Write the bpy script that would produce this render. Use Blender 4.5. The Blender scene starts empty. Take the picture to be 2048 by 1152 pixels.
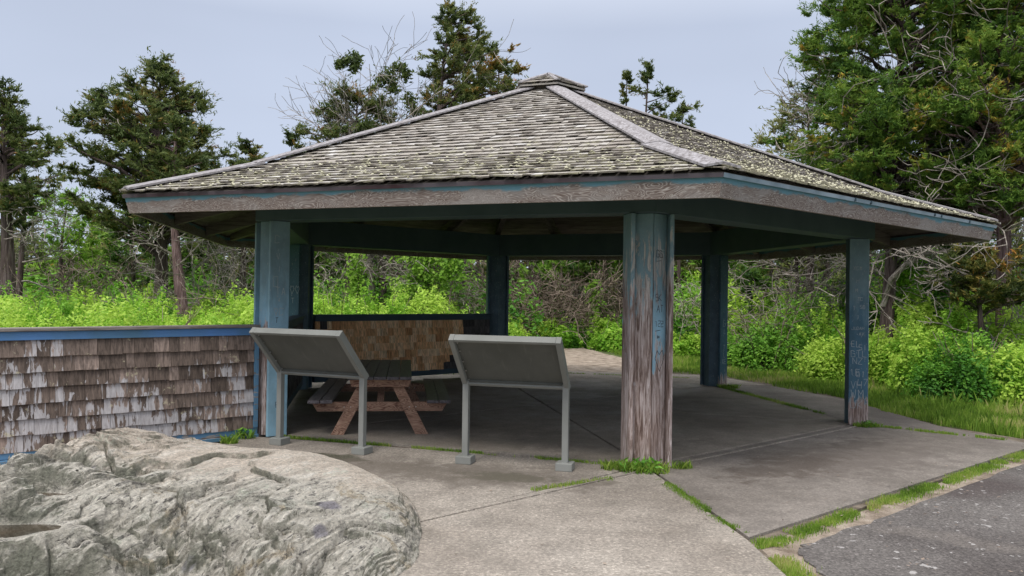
import bpy, math, random
import numpy as np
from mathutils import Vector, Matrix
R = math.radians
sc = bpy.context.scene
COL = sc.collection
rng = np.random.default_rng(7)
random.seed(7)

# ------------------------------------------------------------------ helpers
def tag(o, label=None, cat=None, group=None, kind=None):
    if label: o['label'] = label
    if cat: o['category'] = cat
    if group: o['group'] = group
    if kind: o['kind'] = kind
    return o

def empty(name, loc, rz=0.0, label=None, cat=None, group=None):
    o = bpy.data.objects.new(name, None)
    COL.objects.link(o)
    o.location = loc
    o.rotation_euler = (0, 0, rz)
    o.empty_display_size = 0.2
    return tag(o, label, cat, group)

def link(name, me, mat, parent=None, smooth=False):
    o = bpy.data.objects.new(name, me)
    COL.objects.link(o)
    if mat is not None and len(me.materials) == 0:
        me.materials.append(mat)
    if parent is not None:
        o.parent = parent
    if smooth:
        me.polygons.foreach_set('use_smooth', [True] * len(me.polygons))
    return o

def np_mesh(name, V, F, mat, parent=None, tint=None, smooth=False, org=None):
    V = np.asarray(V, dtype=np.float32)
    if org is not None:
        V = V - np.array(org, dtype=np.float32)
    F = np.asarray(F, dtype=np.int32)
    n, k = F.shape
    me = bpy.data.meshes.new(name)
    me.vertices.add(len(V)); me.vertices.foreach_set('co', V.ravel())
    me.loops.add(n * k); me.loops.foreach_set('vertex_index', F.ravel())
    me.polygons.add(n)
    me.polygons.foreach_set('loop_start', np.arange(0, n * k, k, dtype=np.int32))
    me.polygons.foreach_set('loop_total', np.full(n, k, dtype=np.int32))
    if tint is not None:
        a = me.attributes.new('tint', 'FLOAT', 'FACE')
        a.data.foreach_set('value', np.asarray(tint, dtype=np.float32))
    me.update(calc_edges=True)
    me.validate()
    return link(name, me, mat, parent, smooth)

class MB:
    def __init__(s):
        s.v = []; s.f = []; s.t = []
    def add(s, vs, fs, tint=0.5):
        b = len(s.v)
        s.v += [tuple(x) for x in vs]
        for f in fs:
            s.f.append(tuple(b + i for i in f)); s.t.append(tint)
    def box(s, x0, x1, y0, y1, z0, z1, tint=0.5, M=None):
        vs = [Vector((x, y, z)) for z in (z0, z1) for y in (y0, y1) for x in (x0, x1)]
        if M is not None: vs = [M @ v for v in vs]
        s.add(vs, [(0, 2, 3, 1), (4, 5, 7, 6), (0, 1, 5, 4), (2, 6, 7, 3), (0, 4, 6, 2), (1, 3, 7, 5)], tint)
    def prism(s, poly, axis, a, b, tint=0.5, M=None):
        """poly of 2-D points extruded along axis ('x','y','z') from a to b"""
        def mk(p, h):
            if axis == 'x': return Vector((h, p[0], p[1]))
            if axis == 'y': return Vector((p[0], h, p[1]))
            return Vector((p[0], p[1], h))
        vs = [mk(p, a) for p in poly] + [mk(p, b) for p in poly]
        if M is not None: vs = [M @ v for v in vs]
        n = len(poly)
        fs = [tuple(range(n)), tuple(range(2 * n - 1, n - 1, -1))]
        fs += [(i, i + n, (i + 1) % n + n, (i + 1) % n) for i in range(n)]
        s.add(vs, fs, tint)
    def beam(s, p, q, w, h, tint=0.5, up=(0, 0, 1)):
        p = Vector(p); q = Vector(q); d = (q - p); L = d.length; d.normalize()
        u = Vector(up); x = d.cross(u).normalized(); z = x.cross(d)
        M = Matrix((x, d, z)).transposed().to_4x4(); M.translation = p
        s.box(-w / 2, w / 2, 0, L, -h / 2, h / 2, tint, M)
    def tube(s, pts, rads, n=6, tint=0.5):
        rings = []
        for i, p in enumerate(pts):
            p = Vector(p)
            d = Vector(pts[min(i + 1, len(pts) - 1)]) - Vector(pts[max(i - 1, 0)])
            if d.length < 1e-6: d = Vector((0, 0, 1))
            d.normalize()
            a = d.orthogonal().normalized() if abs(d.z) < .9 else Vector((1, 0, 0)).cross(d).normalized()
            b = d.cross(a)
            rings.append([p + (a * math.cos(k * 2 * math.pi / n) + b * math.sin(k * 2 * math.pi / n)) * rads[i] for k in range(n)])
        vs = [v for r in rings for v in r]; fs = []
        for i in range(len(pts) - 1):
            for k in range(n):
                k2 = (k + 1) % n
                fs.append((i * n + k, i * n + k2, (i + 1) * n + k2, (i + 1) * n + k))
        s.add(vs, fs, tint)
    def mitre(s, sec, tint=0.5, c=math.tan(R(30)), segs=1):
        """bar along a hexagon edge; sec = (s, z) section points, mitred at the corners; outward is -Y"""
        n = len(sec); vs = []
        for e in range(segs + 1):
            f = -1 + 2 * e / segs
            vs += [(f * a * c, -a, z) for a, z in sec]
        fs = [tuple(range(n)), tuple(range((segs + 1) * n - 1, segs * n - 1, -1))]
        for e in range(segs):
            fs += [(e * n + i, (e + 1) * n + i, (e + 1) * n + (i + 1) % n, e * n + (i + 1) % n) for i in range(n)]
        s.add(vs, fs, tint)
    def build(s, name, mat, parent=None, org=None, rz=0.0, smooth=False, bevel=0):
        me = bpy.data.meshes.new(name)
        vs = s.v
        if org is not None:
            ox, oy, oz = org
            vs = [(x - ox, y - oy, z - oz) for x, y, z in vs]
        me.from_pydata(vs, [], s.f)
        a = me.attributes.new('tint', 'FLOAT', 'FACE')
        a.data.foreach_set('value', s.t)
        me.update()
        o = link(name, me, mat, parent, smooth)
        o.rotation_euler = (0, 0, rz)
        if bevel:
            m = o.modifiers.new('b', 'BEVEL'); m.width = bevel; m.segments = 2; m.limit_method = 'ANGLE'
        return o

def copy_child(o, parent, rz):
    c = o.copy(); COL.objects.link(c); c.parent = parent; c.rotation_euler = (0, 0, rz)
    return c

# ------------------------------------------------------------------ node helper
class NT:
    def __init__(s, name):
        s.m = bpy.data.materials.new(name); s.m.use_nodes = True
        s.t = s.m.node_tree; s.t.nodes.clear()
        s.out = s.t.nodes.new('ShaderNodeOutputMaterial')
    def n(s, typ, **kw):
        nd = s.t.nodes.new('ShaderNode' + typ)
        for k, v in kw.items():
            if k in nd.inputs: s.put(nd.inputs[k], v)
            else: setattr(nd, k, v)
        return nd
    def put(s, sock, v):
        if isinstance(v, bpy.types.NodeSocket): s.t.links.new(v, sock)
        elif isinstance(v, (tuple, list)) and len(v) == 3 and sock.type == 'RGBA': sock.default_value = (*v, 1)
        else: sock.default_value = v
    def coord(s, kind='Object', scale=(1, 1, 1), rot=(0, 0, 0), loc=(0, 0, 0)):
        c = s.t.nodes.new('ShaderNodeTexCoord'); m = s.t.nodes.new('ShaderNodeMapping')
        s.t.links.new(c.outputs[kind], m.inputs[0])
        m.inputs['Scale'].default_value = scale; m.inputs['Rotation'].default_value = rot; m.inputs['Location'].default_value = loc
        return m.outputs[0]
    def noise(s, vec, scale, detail=4, rough=.55, dist=0.0):
        nd = s.n('TexNoise'); s.put(nd.inputs['Vector'], vec)
        nd.inputs['Scale'].default_value = scale; nd.inputs['Detail'].default_value = detail
        nd.inputs['Roughness'].default_value = rough; nd.inputs['Distortion'].default_value = dist
        return s.math('MULTIPLY_ADD', nd.outputs['Fac'], 1.45, -.225)
    def voro(s, vec, scale, out='Distance', feature='F1'):
        nd = s.n('TexVoronoi', feature=feature); s.put(nd.inputs['Vector'], vec); nd.inputs['Scale'].default_value = scale
        return nd.outputs[out]
    def math(s, op, a, b=0.0, c=0.0, clamp=False):
        nd = s.t.nodes.new('ShaderNodeMath'); nd.operation = op; nd.use_clamp = clamp
        for i, v in enumerate((a, b, c)): s.put(nd.inputs[i], v)
        return nd.outputs[0]
    def ramp(s, fac, stops, interp='LINEAR'):
        nd = s.t.nodes.new('ShaderNodeValToRGB'); s.put(nd.inputs[0], fac)
        cr = nd.color_ramp; cr.interpolation = interp
        while len(cr.elements) < len(stops): cr.elements.new(.5)
        for e, (p, c) in zip(cr.elements, stops):
            e.position = p
            e.color = (c, c, c, 1) if isinstance(c, (int, float)) else (*c, 1)
        return nd.outputs[0]
    def step(s, fac, lo, hi):
        nd = s.t.nodes.new('ShaderNodeMapRange'); nd.interpolation_type = 'SMOOTHSTEP'
        s.put(nd.inputs[0], fac); nd.inputs[1].default_value = lo; nd.inputs[2].default_value = hi
        return nd.outputs[0]
    def mix(s, f, a, b, mode='MIX'):
        nd = s.t.nodes.new('ShaderNodeMix'); nd.data_type = 'RGBA'; nd.blend_type = mode
        s.put(nd.inputs[0], f)
        for sk, v in ((nd.inputs[6], a), (nd.inputs[7], b)):
            if isinstance(v, (int, float)): v = (v, v, v)
            s.put(sk, v)
        return nd.outputs[2]
    def tint(s):
        nd = s.n('Attribute', attribute_name='tint'); return nd.outputs['Fac']
    def z(s, kind='Object'):
        c = s.t.nodes.new('ShaderNodeTexCoord'); x = s.t.nodes.new('ShaderNodeSeparateXYZ')
        s.t.links.new(c.outputs[kind], x.inputs[0]); return x.outputs
    def pos(s):
        g = s.t.nodes.new('ShaderNodeNewGeometry'); return g.outputs['Position']
    def vmap(s, vec, scale=(1, 1, 1), rot=(0, 0, 0)):
        m = s.t.nodes.new('ShaderNodeMapping'); s.put(m.inputs[0], vec)
        m.inputs['Scale'].default_value = scale; m.inputs['Rotation'].default_value = rot
        return m.outputs[0]
    def blob(s, cx, cy, rx, ry, rot=0.0):
        """1 inside an ellipse on the ground, falling to 0"""
        p = s.pos()
        m = s.t.nodes.new('ShaderNodeMapping'); m.vector_type = 'TEXTURE'
        s.put(m.inputs[0], p); m.inputs['Location'].default_value = (cx, cy, 0)
        m.inputs['Rotation'].default_value = (0, 0, rot); m.inputs['Scale'].default_value = (rx, ry, 1e3)
        l = s.t.nodes.new('ShaderNodeVectorMath'); l.operation = 'LENGTH'; s.put(l.inputs[0], m.outputs[0])
        return s.step(l.outputs['Value'], 1.0, 0.0)
    def finish(s, col, rough=.85, bump=None, bstr=.3, bdist=.01, metal=0.0, spec=.3):
        b = s.n('BsdfPrincipled'); s.put(b.inputs['Base Color'], col); s.put(b.inputs['Roughness'], rough)
        b.inputs['Metallic'].default_value = metal; b.inputs['Specular IOR Level'].default_value = spec
        if bump is not None:
            bp = s.n('Bump'); bp.inputs['Strength'].default_value = bstr; bp.inputs['Distance'].default_value = bdist
            s.put(bp.inputs['Height'], bump); s.put(b.inputs['Normal'], bp.outputs[0])
        s.put(s.out.inputs[0], b.outputs[0]); return s.m

# ------------------------------------------------------------------ materials
def m_roof_shingle(name, lich, wet=0.0):
    t = NT(name); o = t.coord()
    a = t.tint()
    base = t.ramp(a, [(0, (.06, .05, .042)), (.3, (.26, .23, .20)), (.7, (.385, .36, .33)), (1, (.53, .515, .50))])
    g = t.noise(t.coord(scale=(14, 14, 14)), 2.2, 6, .65)
    col = t.mix(.8, base, t.ramp(g, [(.15, .6), (.8, 1.25)]), 'MULTIPLY')
    z = t.z()[2]
    low = t.step(z, 3.9, 2.8)
    n1 = t.noise(o, 1.3, 5, .6); n2 = t.noise(o, 24, 4, .7); n3 = t.noise(o, 7, 5, .7)
    moss = t.math('MULTIPLY', t.step(t.math('ADD', n3, t.math('MULTIPLY', low, .14 + lich)), .54, .90), .7)
    col = t.mix(moss, col, t.ramp(n2, [(.25, (.18, .17, .10)), (.75, (.39, .37, .25))]))
    lm = t.step(t.math('ADD', t.math('MULTIPLY', n1, .45), t.math('ADD', t.math('MULTIPLY', n2, .75), t.math('MULTIPLY', low, .05 + lich * .5))), .84, .94)
    col = t.mix(t.math('MULTIPLY', lm, .8), col, (.55, .56, .42))
    return t.finish(col, .9, t.noise(o, 60, 4, .7), .5, .006)

def m_wood(name, c0, c1, c2=None, scale=(3, 40, 40), amt=1.0, rough=.85, contrast=(.3, .7), bump=.35):
    t = NT(name); v = t.coord(scale=scale)
    n = t.noise(v, 1.0, 6, .65, .6)
    col = t.ramp(n, [(contrast[0], c0), (contrast[1], c1)] if c2 is None else [(contrast[0], c0), (.5, c1), (contrast[1] + .05, c2)])
    if amt:
        col = t.mix(amt * .7, col, t.ramp(t.tint(), [(0, .55), (.5, 1.0), (1, 1.4)]), 'MULTIPLY')
    return t.finish(col, rough, n, bump, .008)

def m_fascia():
    t = NT('fascia_weathered'); v = t.coord(scale=(1.1, 3.2, 4.5))
    n = t.noise(v, 1.6, 3, .5, 1.4)
    rings = t.math('FRACT', t.math('MULTIPLY', n, 17))
    r2 = t.math('ABSOLUTE', t.math('SUBTRACT', rings, .5))
    grain = t.ramp(r2, [(.0, (.46, .42, .39)), (.13, (.24, .195, .175)), (.5, (.13, .095, .082))])
    patch = t.noise(t.coord(scale=(1, 2, 2)), 1.4, 4, .6)
    col = t.mix(t.step(patch, .42, .62), grain, t.mix(.5, grain, (.33, .31, .30)))
    z = t.z()[2]
    edge = t.step(t.math('ADD', z, t.math('MULTIPLY', t.noise(t.coord(scale=(1, 1, 2)), 2.6, 4, .7), .11)), 2.768, 2.80)
    col = t.mix(edge, col, (.12, .25, .31))
    return t.finish(col, .8, r2, .35, .006)

def m_peel(name, z0, soft, paint=(.18, .275, .31), paint2=(.245, .415, .52), wood=((.13, .095, .08), (.28, .235, .215), (.54, .50, .49)), extra=0.0, seed=0.0, blotch=0.0):
    """blue paint peeling to brown-grey wood below height z0"""
    t = NT(name)
    z = t.z()[2]
    v = t.coord(scale=(15, 15, 2.4), loc=(seed, seed * .7, seed))
    n = t.noise(v, 1.0, 7, .66, .5)
    vg = t.coord(scale=(52, 52, 3.4), loc=(seed, 0, 0))
    g = t.noise(vg, 1.0, 5, .7, .8)
    wcol = t.ramp(g, [(.33, wood[0]), (.48, wood[1]), (.68, wood[2])])
    big = t.noise(t.coord(scale=(9, 9, 1.3), loc=(seed, 0, seed)), 1.0, 3, .6)
    wcol = t.mix(.75, wcol, t.ramp(big, [(.3, (.72, .55, .48)), (.65, (1.2, 1.12, 1.12))]), 'MULTIPLY')
    pale = t.math('MULTIPLY', t.step(t.math('ADD', z, t.math('MULTIPLY', big, .5)), 2.0, 2.25), .8)
    wcol = t.mix(pale, wcol, t.ramp(g, [(.3, (.33, .31, .29)), (.7, (.62, .59, .55))]))
    kn = t.n('TexVoronoi'); t.put(kn.inputs['Vector'], t.coord(scale=(7, 7, 4.5), loc=(seed, 3, seed))); kn.inputs['Scale'].default_value = 1.0
    wcol = t.mix(t.math('MULTIPLY', t.step(kn.outputs['Distance'], .14, .05), .7), wcol, (.50, .49, .50))
    wcol = t.mix(t.math('MULTIPLY', t.step(kn.outputs['Distance'], .06, .02), .9), wcol, (.06, .045, .04))
    h = t.math('DIVIDE', t.math('SUBTRACT', z0, z), soft)           # >0 below z0
    h = t.math('MAXIMUM', t.math('MINIMUM', h, 1.2), -1.2)
    k = t.math('ADD', t.math('MULTIPLY', t.math('SUBTRACT', n, .5), 2.4), t.math('ADD', h, extra))
    mask = t.step(k, .16, .24)
    if blotch:
        b2 = t.step(t.noise(t.coord(scale=(17, 17, 2.6), loc=(seed + 5, 2, seed)), 1.0, 7, .7, .6), .50, .56)
        b2 = t.math('MULTIPLY', b2, t.math('MULTIPLY', t.step(z, 1.6, 1.75), t.step(z, 2.46, 2.3)))
        mask = t.math('MAXIMUM', mask, t.math('MULTIPLY', b2, blotch))
    pc = t.mix(t.step(t.math('ADD', z, t.math('MULTIPLY', n, .8)), 2.5, 1.7), paint, paint2)
    pc = t.mix(.5, pc, t.ramp(t.noise(t.coord(scale=(3, 3, 2)), 2.0, 4, .6), [(.3, .7), (.7, 1.25)]), 'MULTIPLY')
    scuff = t.step(t.noise(t.coord(scale=(50, 50, 22)), 1.0, 5, .7), .66, .72)
    pc = t.mix(t.math('MULTIPLY', scuff, .5), pc, (.40, .42, .42))
    rim = t.math('MULTIPLY', t.step(k, .05, .15), t.step(k, .34, .24))
    col = t.mix(mask, pc, wcol)
    col = t.mix(t.math('MULTIPLY', rim, .35), col, (.5, .49, .47))
    rs = t.math('ADD', t.math('MULTIPLY', mask, .35), .5)
    return t.finish(col, rs, t.math('SUBTRACT', t.math('MULTIPLY', g, .5), mask), .6, .006)

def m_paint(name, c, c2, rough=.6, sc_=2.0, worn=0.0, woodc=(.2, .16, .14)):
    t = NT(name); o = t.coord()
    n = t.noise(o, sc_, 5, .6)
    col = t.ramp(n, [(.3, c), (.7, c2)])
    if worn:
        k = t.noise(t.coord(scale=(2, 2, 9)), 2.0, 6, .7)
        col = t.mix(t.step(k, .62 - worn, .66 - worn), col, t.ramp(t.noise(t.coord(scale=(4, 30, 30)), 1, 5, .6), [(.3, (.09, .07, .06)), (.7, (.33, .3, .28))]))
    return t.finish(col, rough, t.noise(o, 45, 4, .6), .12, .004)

def m_wall_shingle(name, cols, streak=.7, grey=(.42, .41, .42)):
    t = NT(name); a = t.tint()
    base = t.ramp(a, cols)
    off = t.n('CombineXYZ'); t.put(off.inputs[2], t.math('MULTIPLY', a, 41.0)); t.put(off.inputs[0], t.math('MULTIPLY', a, 17.0))
    def sh(vec):
        ad = t.t.nodes.new('ShaderNodeVectorMath'); ad.operation = 'ADD'; t.put(ad.inputs[0], vec); t.put(ad.inputs[1], off.outputs[0]); return ad.outputs[0]
    v = sh(t.coord(scale=(42, 42, 3.0)))
    g = t.noise(v, 1.0, 6, .68, .5)
    col = t.mix(.85, base, t.ramp(g, [(.32, .5), (.7, 1.5)]), 'MULTIPLY')
    if streak:
        w = t.noise(sh(t.coord(scale=(17, 17, 2.6))), 1.0, 6, .62, .6)
        big = t.noise(t.coord(scale=(1.4, 1.4, 1.6)), 1.0, 3, .5)
        k = t.math('ADD', t.math('ADD', w, t.math('MULTIPLY', t.math('SUBTRACT', big, .5), .85)), t.math('SUBTRACT', t.math('MULTIPLY', t.math('SUBTRACT', a, .5), .16), t.math('MULTIPLY', t.step(t.z()[2], .80, 1.12), .14)))
        col = t.mix(t.math('MULTIPLY', t.step(k, .50 + (1 - streak) * .2, .56 + (1 - streak) * .2), .85), col, t.mix(.5, grey, t.ramp(g, [(.3, (.25, .23, .23)), (.7, (.6, .59, .62))])))
        lic = t.step(t.noise(t.coord(), 9, 5, .7), .68, .72)
        col = t.mix(t.math('MULTIPLY', lic, .5), col, (.48, .44, .30))
    return t.finish(col, .88, g, .5, .006)

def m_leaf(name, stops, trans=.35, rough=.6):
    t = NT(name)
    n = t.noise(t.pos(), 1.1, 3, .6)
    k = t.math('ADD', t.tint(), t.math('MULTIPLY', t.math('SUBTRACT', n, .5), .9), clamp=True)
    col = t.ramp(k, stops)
    b = t.n('BsdfPrincipled'); t.put(b.inputs['Base Color'], col); b.inputs['Roughness'].default_value = rough
    b.inputs['Specular IOR Level'].default_value = .25
    tr = t.n('BsdfTranslucent'); t.put(tr.inputs[0], t.mix(.5, col, (.35, .5, .05), 'MULTIPLY') if False else col)
    mx = t.n('MixShader'); mx.inputs[0].default_value = trans
    t.put(mx.inputs[1], b.outputs[0]); t.put(mx.inputs[2], tr.outputs[0]); t.put(t.out.inputs[0], mx.outputs[0])
    return t.m

def m_concrete(name, c0, c1, dark=.0, wet=.0, agg=1.0):
    t = NT(name); o = t.pos()
    big = t.noise(o, .55, 5, .6); mid = t.noise(o, 3.2, 5, .65)
    col = t.ramp(big, [(.3, c0), (.7, c1)])
    col = t.mix(.8, col, t.ramp(mid, [(.2, .72), (.8, 1.2)]), 'MULTIPLY')
    v = t.voro(o, 95, 'Distance')
    v2 = t.n('TexVoronoi'); t.put(v2.inputs['Vector'], o); v2.inputs['Scale'].default_value = 72
    sp = t.n('SeparateColor'); t.put(sp.inputs[0], v2.outputs['Color'])
    pb = t.ramp(sp.outputs[0], [(0, .55), (.5, .95), (.85, 1.15), (1, 1.9)])
    col = t.mix(.5 * agg, col, pb, 'MULTIPLY')
    fine = t.noise(o, 34, 4, .75)
    col = t.mix(.6 * agg, col, t.ramp(fine, [(.3, .6), (.7, 1.35)]), 'MULTIPLY')
    # moss and damp stains in front of the signs and by the posts
    mn = t.noise(o, 5, 5, .7)
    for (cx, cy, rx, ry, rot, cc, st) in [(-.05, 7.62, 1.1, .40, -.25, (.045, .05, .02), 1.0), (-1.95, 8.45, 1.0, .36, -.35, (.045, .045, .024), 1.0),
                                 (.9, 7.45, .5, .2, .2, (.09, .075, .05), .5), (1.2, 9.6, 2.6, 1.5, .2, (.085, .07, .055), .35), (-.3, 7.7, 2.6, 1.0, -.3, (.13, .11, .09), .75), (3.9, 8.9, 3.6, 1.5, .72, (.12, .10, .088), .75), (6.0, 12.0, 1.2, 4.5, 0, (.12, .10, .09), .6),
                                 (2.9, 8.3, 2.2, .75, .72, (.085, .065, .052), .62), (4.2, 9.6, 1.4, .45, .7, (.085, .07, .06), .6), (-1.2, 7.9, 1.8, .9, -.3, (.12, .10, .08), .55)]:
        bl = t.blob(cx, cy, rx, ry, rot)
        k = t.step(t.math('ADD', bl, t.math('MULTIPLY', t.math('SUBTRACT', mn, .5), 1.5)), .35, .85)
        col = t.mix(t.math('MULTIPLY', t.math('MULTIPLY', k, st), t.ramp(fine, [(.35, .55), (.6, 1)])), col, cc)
    cr = t.n('TexVoronoi', feature='DISTANCE_TO_EDGE'); t.put(cr.inputs['Vector'], t.mix(.12, o, t.n('TexNoise', Scale=2.0).outputs['Color'], 'ADD')); cr.inputs['Scale'].default_value = .33
    crack = t.step(cr.outputs['Distance'], .004, .0015)
    col = t.mix(t.math('MULTIPLY', crack, .0), col, (.04, .035, .03))
    r = t.ramp(t.noise(o, .9, 4, .6), [(.35, .9 - wet * .55), (.62, .92)])
    return t.finish(col, r, t.math('SUBTRACT', fine, t.math('MULTIPLY', v, .6)), .55, .008, spec=.4)

def m_asphalt():
    t = NT('asphalt_worn'); o = t.pos()
    col = t.ramp(t.noise(o, .7, 5, .6), [(.3, (.078, .068, .064)), (.7, (.145, .132, .124))])
    v2 = t.n('TexVoronoi'); t.put(v2.inputs['Vector'], o); v2.inputs['Scale'].default_value = 70
    sp = t.n('SeparateColor'); t.put(sp.inputs[0], v2.outputs['Color'])
    col = t.mix(.75, col, t.ramp(sp.outputs[1], [(0, .55), (.6, 1.0), (.93, 1.2), (1, 1.7)]), 'MULTIPLY')
    pn = t.step(t.math('ADD', t.blob(3.3, 5.9, 1.5, .45, -.6), t.math('MULTIPLY', t.noise(o, 4, 5, .7), .8)), .95, 1.3)
    col = t.mix(t.math('MULTIPLY', pn, .22), col, (.24, .21, .185))
    pd = t.step(t.math('ADD', t.blob(4.6, 7.6, 1.6, .6, .7), t.math('MULTIPLY', t.noise(o, 3, 5, .7), .8)), .8, 1.3)
    col = t.mix(t.math('MULTIPLY', pd, .5), col, (.07, .052, .05))
    f = t.noise(o, 40, 4, .75)
    col = t.mix(.7, col, t.ramp(f, [(.3, .55), (.7, 1.4)]), 'MULTIPLY')
    w = t.step(t.noise(o, 13, 3, .5), .745, .77)
    col = t.mix(t.math('MULTIPLY', w, .6), col, (.45, .43, .42))
    return t.finish(col, .85, f, .6, .008)

def m_sand():
    t = NT('sandy_soil'); o = t.pos()
    col = t.ramp(t.noise(o, 4, 6, .65), [(.3, (.15, .115, .085)), (.55, (.30, .245, .195)), (.8, (.42, .36, .30))])
    f = t.noise(o, 60, 4, .75)
    col = t.mix(.6, col, t.ramp(f, [(.3, .65), (.7, 1.3)]), 'MULTIPLY')
    return t.finish(col, .95, t.noise(o, 18, 6, .7), .8, .02)

def m_ground():
    t = NT('ground_soil_and_turf'); o = t.pos()
    col = t.ramp(t.noise(o, 1.6, 6, .65), [(.3, (.045, .05, .02)), (.5, (.075, .10, .03)), (.75, (.12, .16, .045))])
    return t.finish(col, .95, t.noise(o, 9, 6, .7), .9, .05)

def m_boulder():
    t = NT('gneiss_boulder'); o = t.coord()
    v = t.vmap(t.coord(rot=(0, R(18), R(-60))), (1, 3.4, 3.4))
    s1 = t.noise(v, 3.6, 8, .70, .5); s2 = t.noise(v, 10, 7, .74, .5); fine = t.noise(o, 46, 6, .8, .5)
    col = t.ramp(s1, [(.15, (.30, .27, .235)), (.35, (.50, .465, .40)), (.6, (.68, .635, .55)), (.8, (.78, .735, .65))])
    dark = t.step(s2, .42, .33)
    xyz = t.z('Object')
    up = t.n('NewGeometry'); su = t.n('SeparateXYZ'); t.put(su.inputs[0], up.outputs['Normal'])
    # warm pink swathe on the smooth far shoulder
    pinkm = t.step(t.math('ADD', t.math('ADD', xyz[1], t.math('MULTIPLY', xyz[0], -.12)), t.math('MULTIPLY', t.noise(v, 1.1, 4, .6, .8), .9)), .62, 1.2)
    dark = t.math('MULTIPLY', dark, t.math('SUBTRACT', 1.0, t.math('MULTIPLY', pinkm, .75)))
    col = t.mix(t.math('MULTIPLY', pinkm, .8), col, t.ramp(s1, [(.3, (.50, .42, .34)), (.55, (.70, .60, .50)), (.75, (.74, .70, .63))]))
    col = t.mix(t.math('MULTIPLY', dark, .85), col, (.085, .08, .078))
    light = t.step(s2, .60, .74)
    col = t.mix(t.math('MULTIPLY', light, .55), col, (.74, .72, .67))
    # lichens: grey-green crusts, ochre patches and purple-grey bare spots lower down
    l1 = t.noise(o, 3.4, 6, .68, .4)
    lowm = t.math('SUBTRACT', 1.0, pinkm)
    lm = t.math('MULTIPLY', t.step(l1, .54, .74), t.math('ADD', t.math('MULTIPLY', lowm, .6), .10))
    col = t.mix(lm, col, t.ramp(fine, [(.32, (.13, .13, .11)), (.52, (.35, .36, .30)), (.7, (.56, .56, .48))]))
    oc = t.math('MULTIPLY', t.step(t.noise(t.coord(loc=(4, 1, 0)), 2.4, 6, .7, .5), .60, .70), lowm)
    col = t.mix(t.math('MULTIPLY', oc, .6), col, t.ramp(fine, [(.3, (.2, .15, .09)), (.6, (.50, .40, .25))]))
    pc = t.n('TexVoronoi', feature='SMOOTH_F1'); t.put(pc.inputs['Vector'], t.mix(.25, t.coord(), t.n('TexNoise', Scale=6.0).outputs['Color'], 'ADD')); pc.inputs['Scale'].default_value = 2.3
    pm = t.math('MULTIPLY', t.step(pc.outputs['Distance'], .16, .09), lowm)
    col = t.mix(t.math('MULTIPLY', pm, .75), col, (.24, .225, .27))
    ringn = t.n('TexVoronoi'); t.put(ringn.inputs['Vector'], t.mix(.15, t.coord(), t.n('TexNoise', Scale=9.0).outputs['Color'], 'ADD')); ringn.inputs['Scale'].default_value = 6
    rg = t.math('MULTIPLY', t.step(ringn.outputs['Distance'], .14, .2), t.step(ringn.outputs['Distance'], .30, .24))
    rg = t.math('MULTIPLY', rg, t.step(t.noise(t.coord(loc=(0, 7, 0)), 2.5, 3, .6), .55, .6))
    col = t.mix(t.math('MULTIPLY', rg, .55), col, (.62, .63, .52))
    blk = t.math('MULTIPLY', t.step(t.noise(t.vmap(t.coord(rot=(0, R(18), R(-60)), loc=(3, 2, 1)), (1, 2.2, 2.2)), 5.5, 7, .75, .8), .58, .72), t.math('ADD', t.math('MULTIPLY', lowm, .8), .1))
    col = t.mix(t.math('MULTIPLY', blk, .9), col, (.07, .068, .063))
    steep = t.step(su.outputs[2], .90, .55)
    col = t.mix(t.math('MULTIPLY', t.math('MULTIPLY', steep, t.step(l1, .35, .6)), .75), col, (.16, .165, .12))
    col = t.mix(.62, col, t.ramp(fine, [(.25, .25), (.75, 1.55)]), 'MULTIPLY')
    h = t.math('ADD', t.math('MULTIPLY', s2, .6), t.math('ADD', t.math('MULTIPLY', fine, .35), t.math('MULTIPLY', s1, .5)))
    return t.finish(col, .86, h, 1.0, .06)

MAT = {}
MAT['roofA'] = m_roof_shingle('roof_cedar_shingle', .03)
MAT['roofB'] = m_roof_shingle('roof_cedar_shingle_mossy', .15)
MAT['deck'] = m_wood('roof_deck_boards', (.08, .068, .058), (.17, .145, .13), scale=(2, 9, 9), amt=.6)
MAT['rafter'] = m_wood('rafter_wood', (.10, .085, .075), (.20, .175, .155), scale=(30, 3, 30), amt=.4)
MAT['hip'] = m_wood('hip_cap_wood', (.14, .125, .125), (.235, .22, .225), (.36, .345, .36), scale=(30, 4, 30), amt=.5)
MAT['fascia'] = m_fascia()
MAT['drip'] = m_paint('drip_edge_worn', (.045, .022, .028), (.10, .085, .10), .5, 1.2)
MAT['dripR'] = m_paint('drip_edge_blue', (.20, .27, .33), (.34, .42, .50), .5, 3)
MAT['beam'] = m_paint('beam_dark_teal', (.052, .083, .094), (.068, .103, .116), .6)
MAT['blue'] = m_paint('rail_blue', (.085, .18, .25), (.11, .24, .42), .6, 1.1, .04)
MAT['bluebright'] = m_paint('rail_bright_blue', (.075, .17, .27), (.09, .22, .52), .55, .9, .0)
MAT['bluedark'] = m_paint('rail_dark_blue', (.035, .06, .075), (.05, .085, .11), .6)
MAT['railtop'] = m_wood('rail_top_weathered', (.12, .10, .09), (.26, .235, .22), scale=(3, 30, 30), amt=.3)
MAT['wallsh'] = m_wall_shingle('wall_shingle_weathered', [(0, (.085, .064, .052)), (.5, (.16, .122, .102)), (1, (.26, .20, .17))], .74)
MAT['newsh'] = m_wall_shingle('wall_shingle_new_cedar', [(0, (.52, .26, .12)), (.4, (.80, .48, .25)), (1, (.90, .66, .42))], 0)
MAT['oldsh'] = m_wall_shingle('wall_shingle_dark', [(0, (.05, .045, .045)), (1, (.12, .11, .11))], 0)
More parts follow.
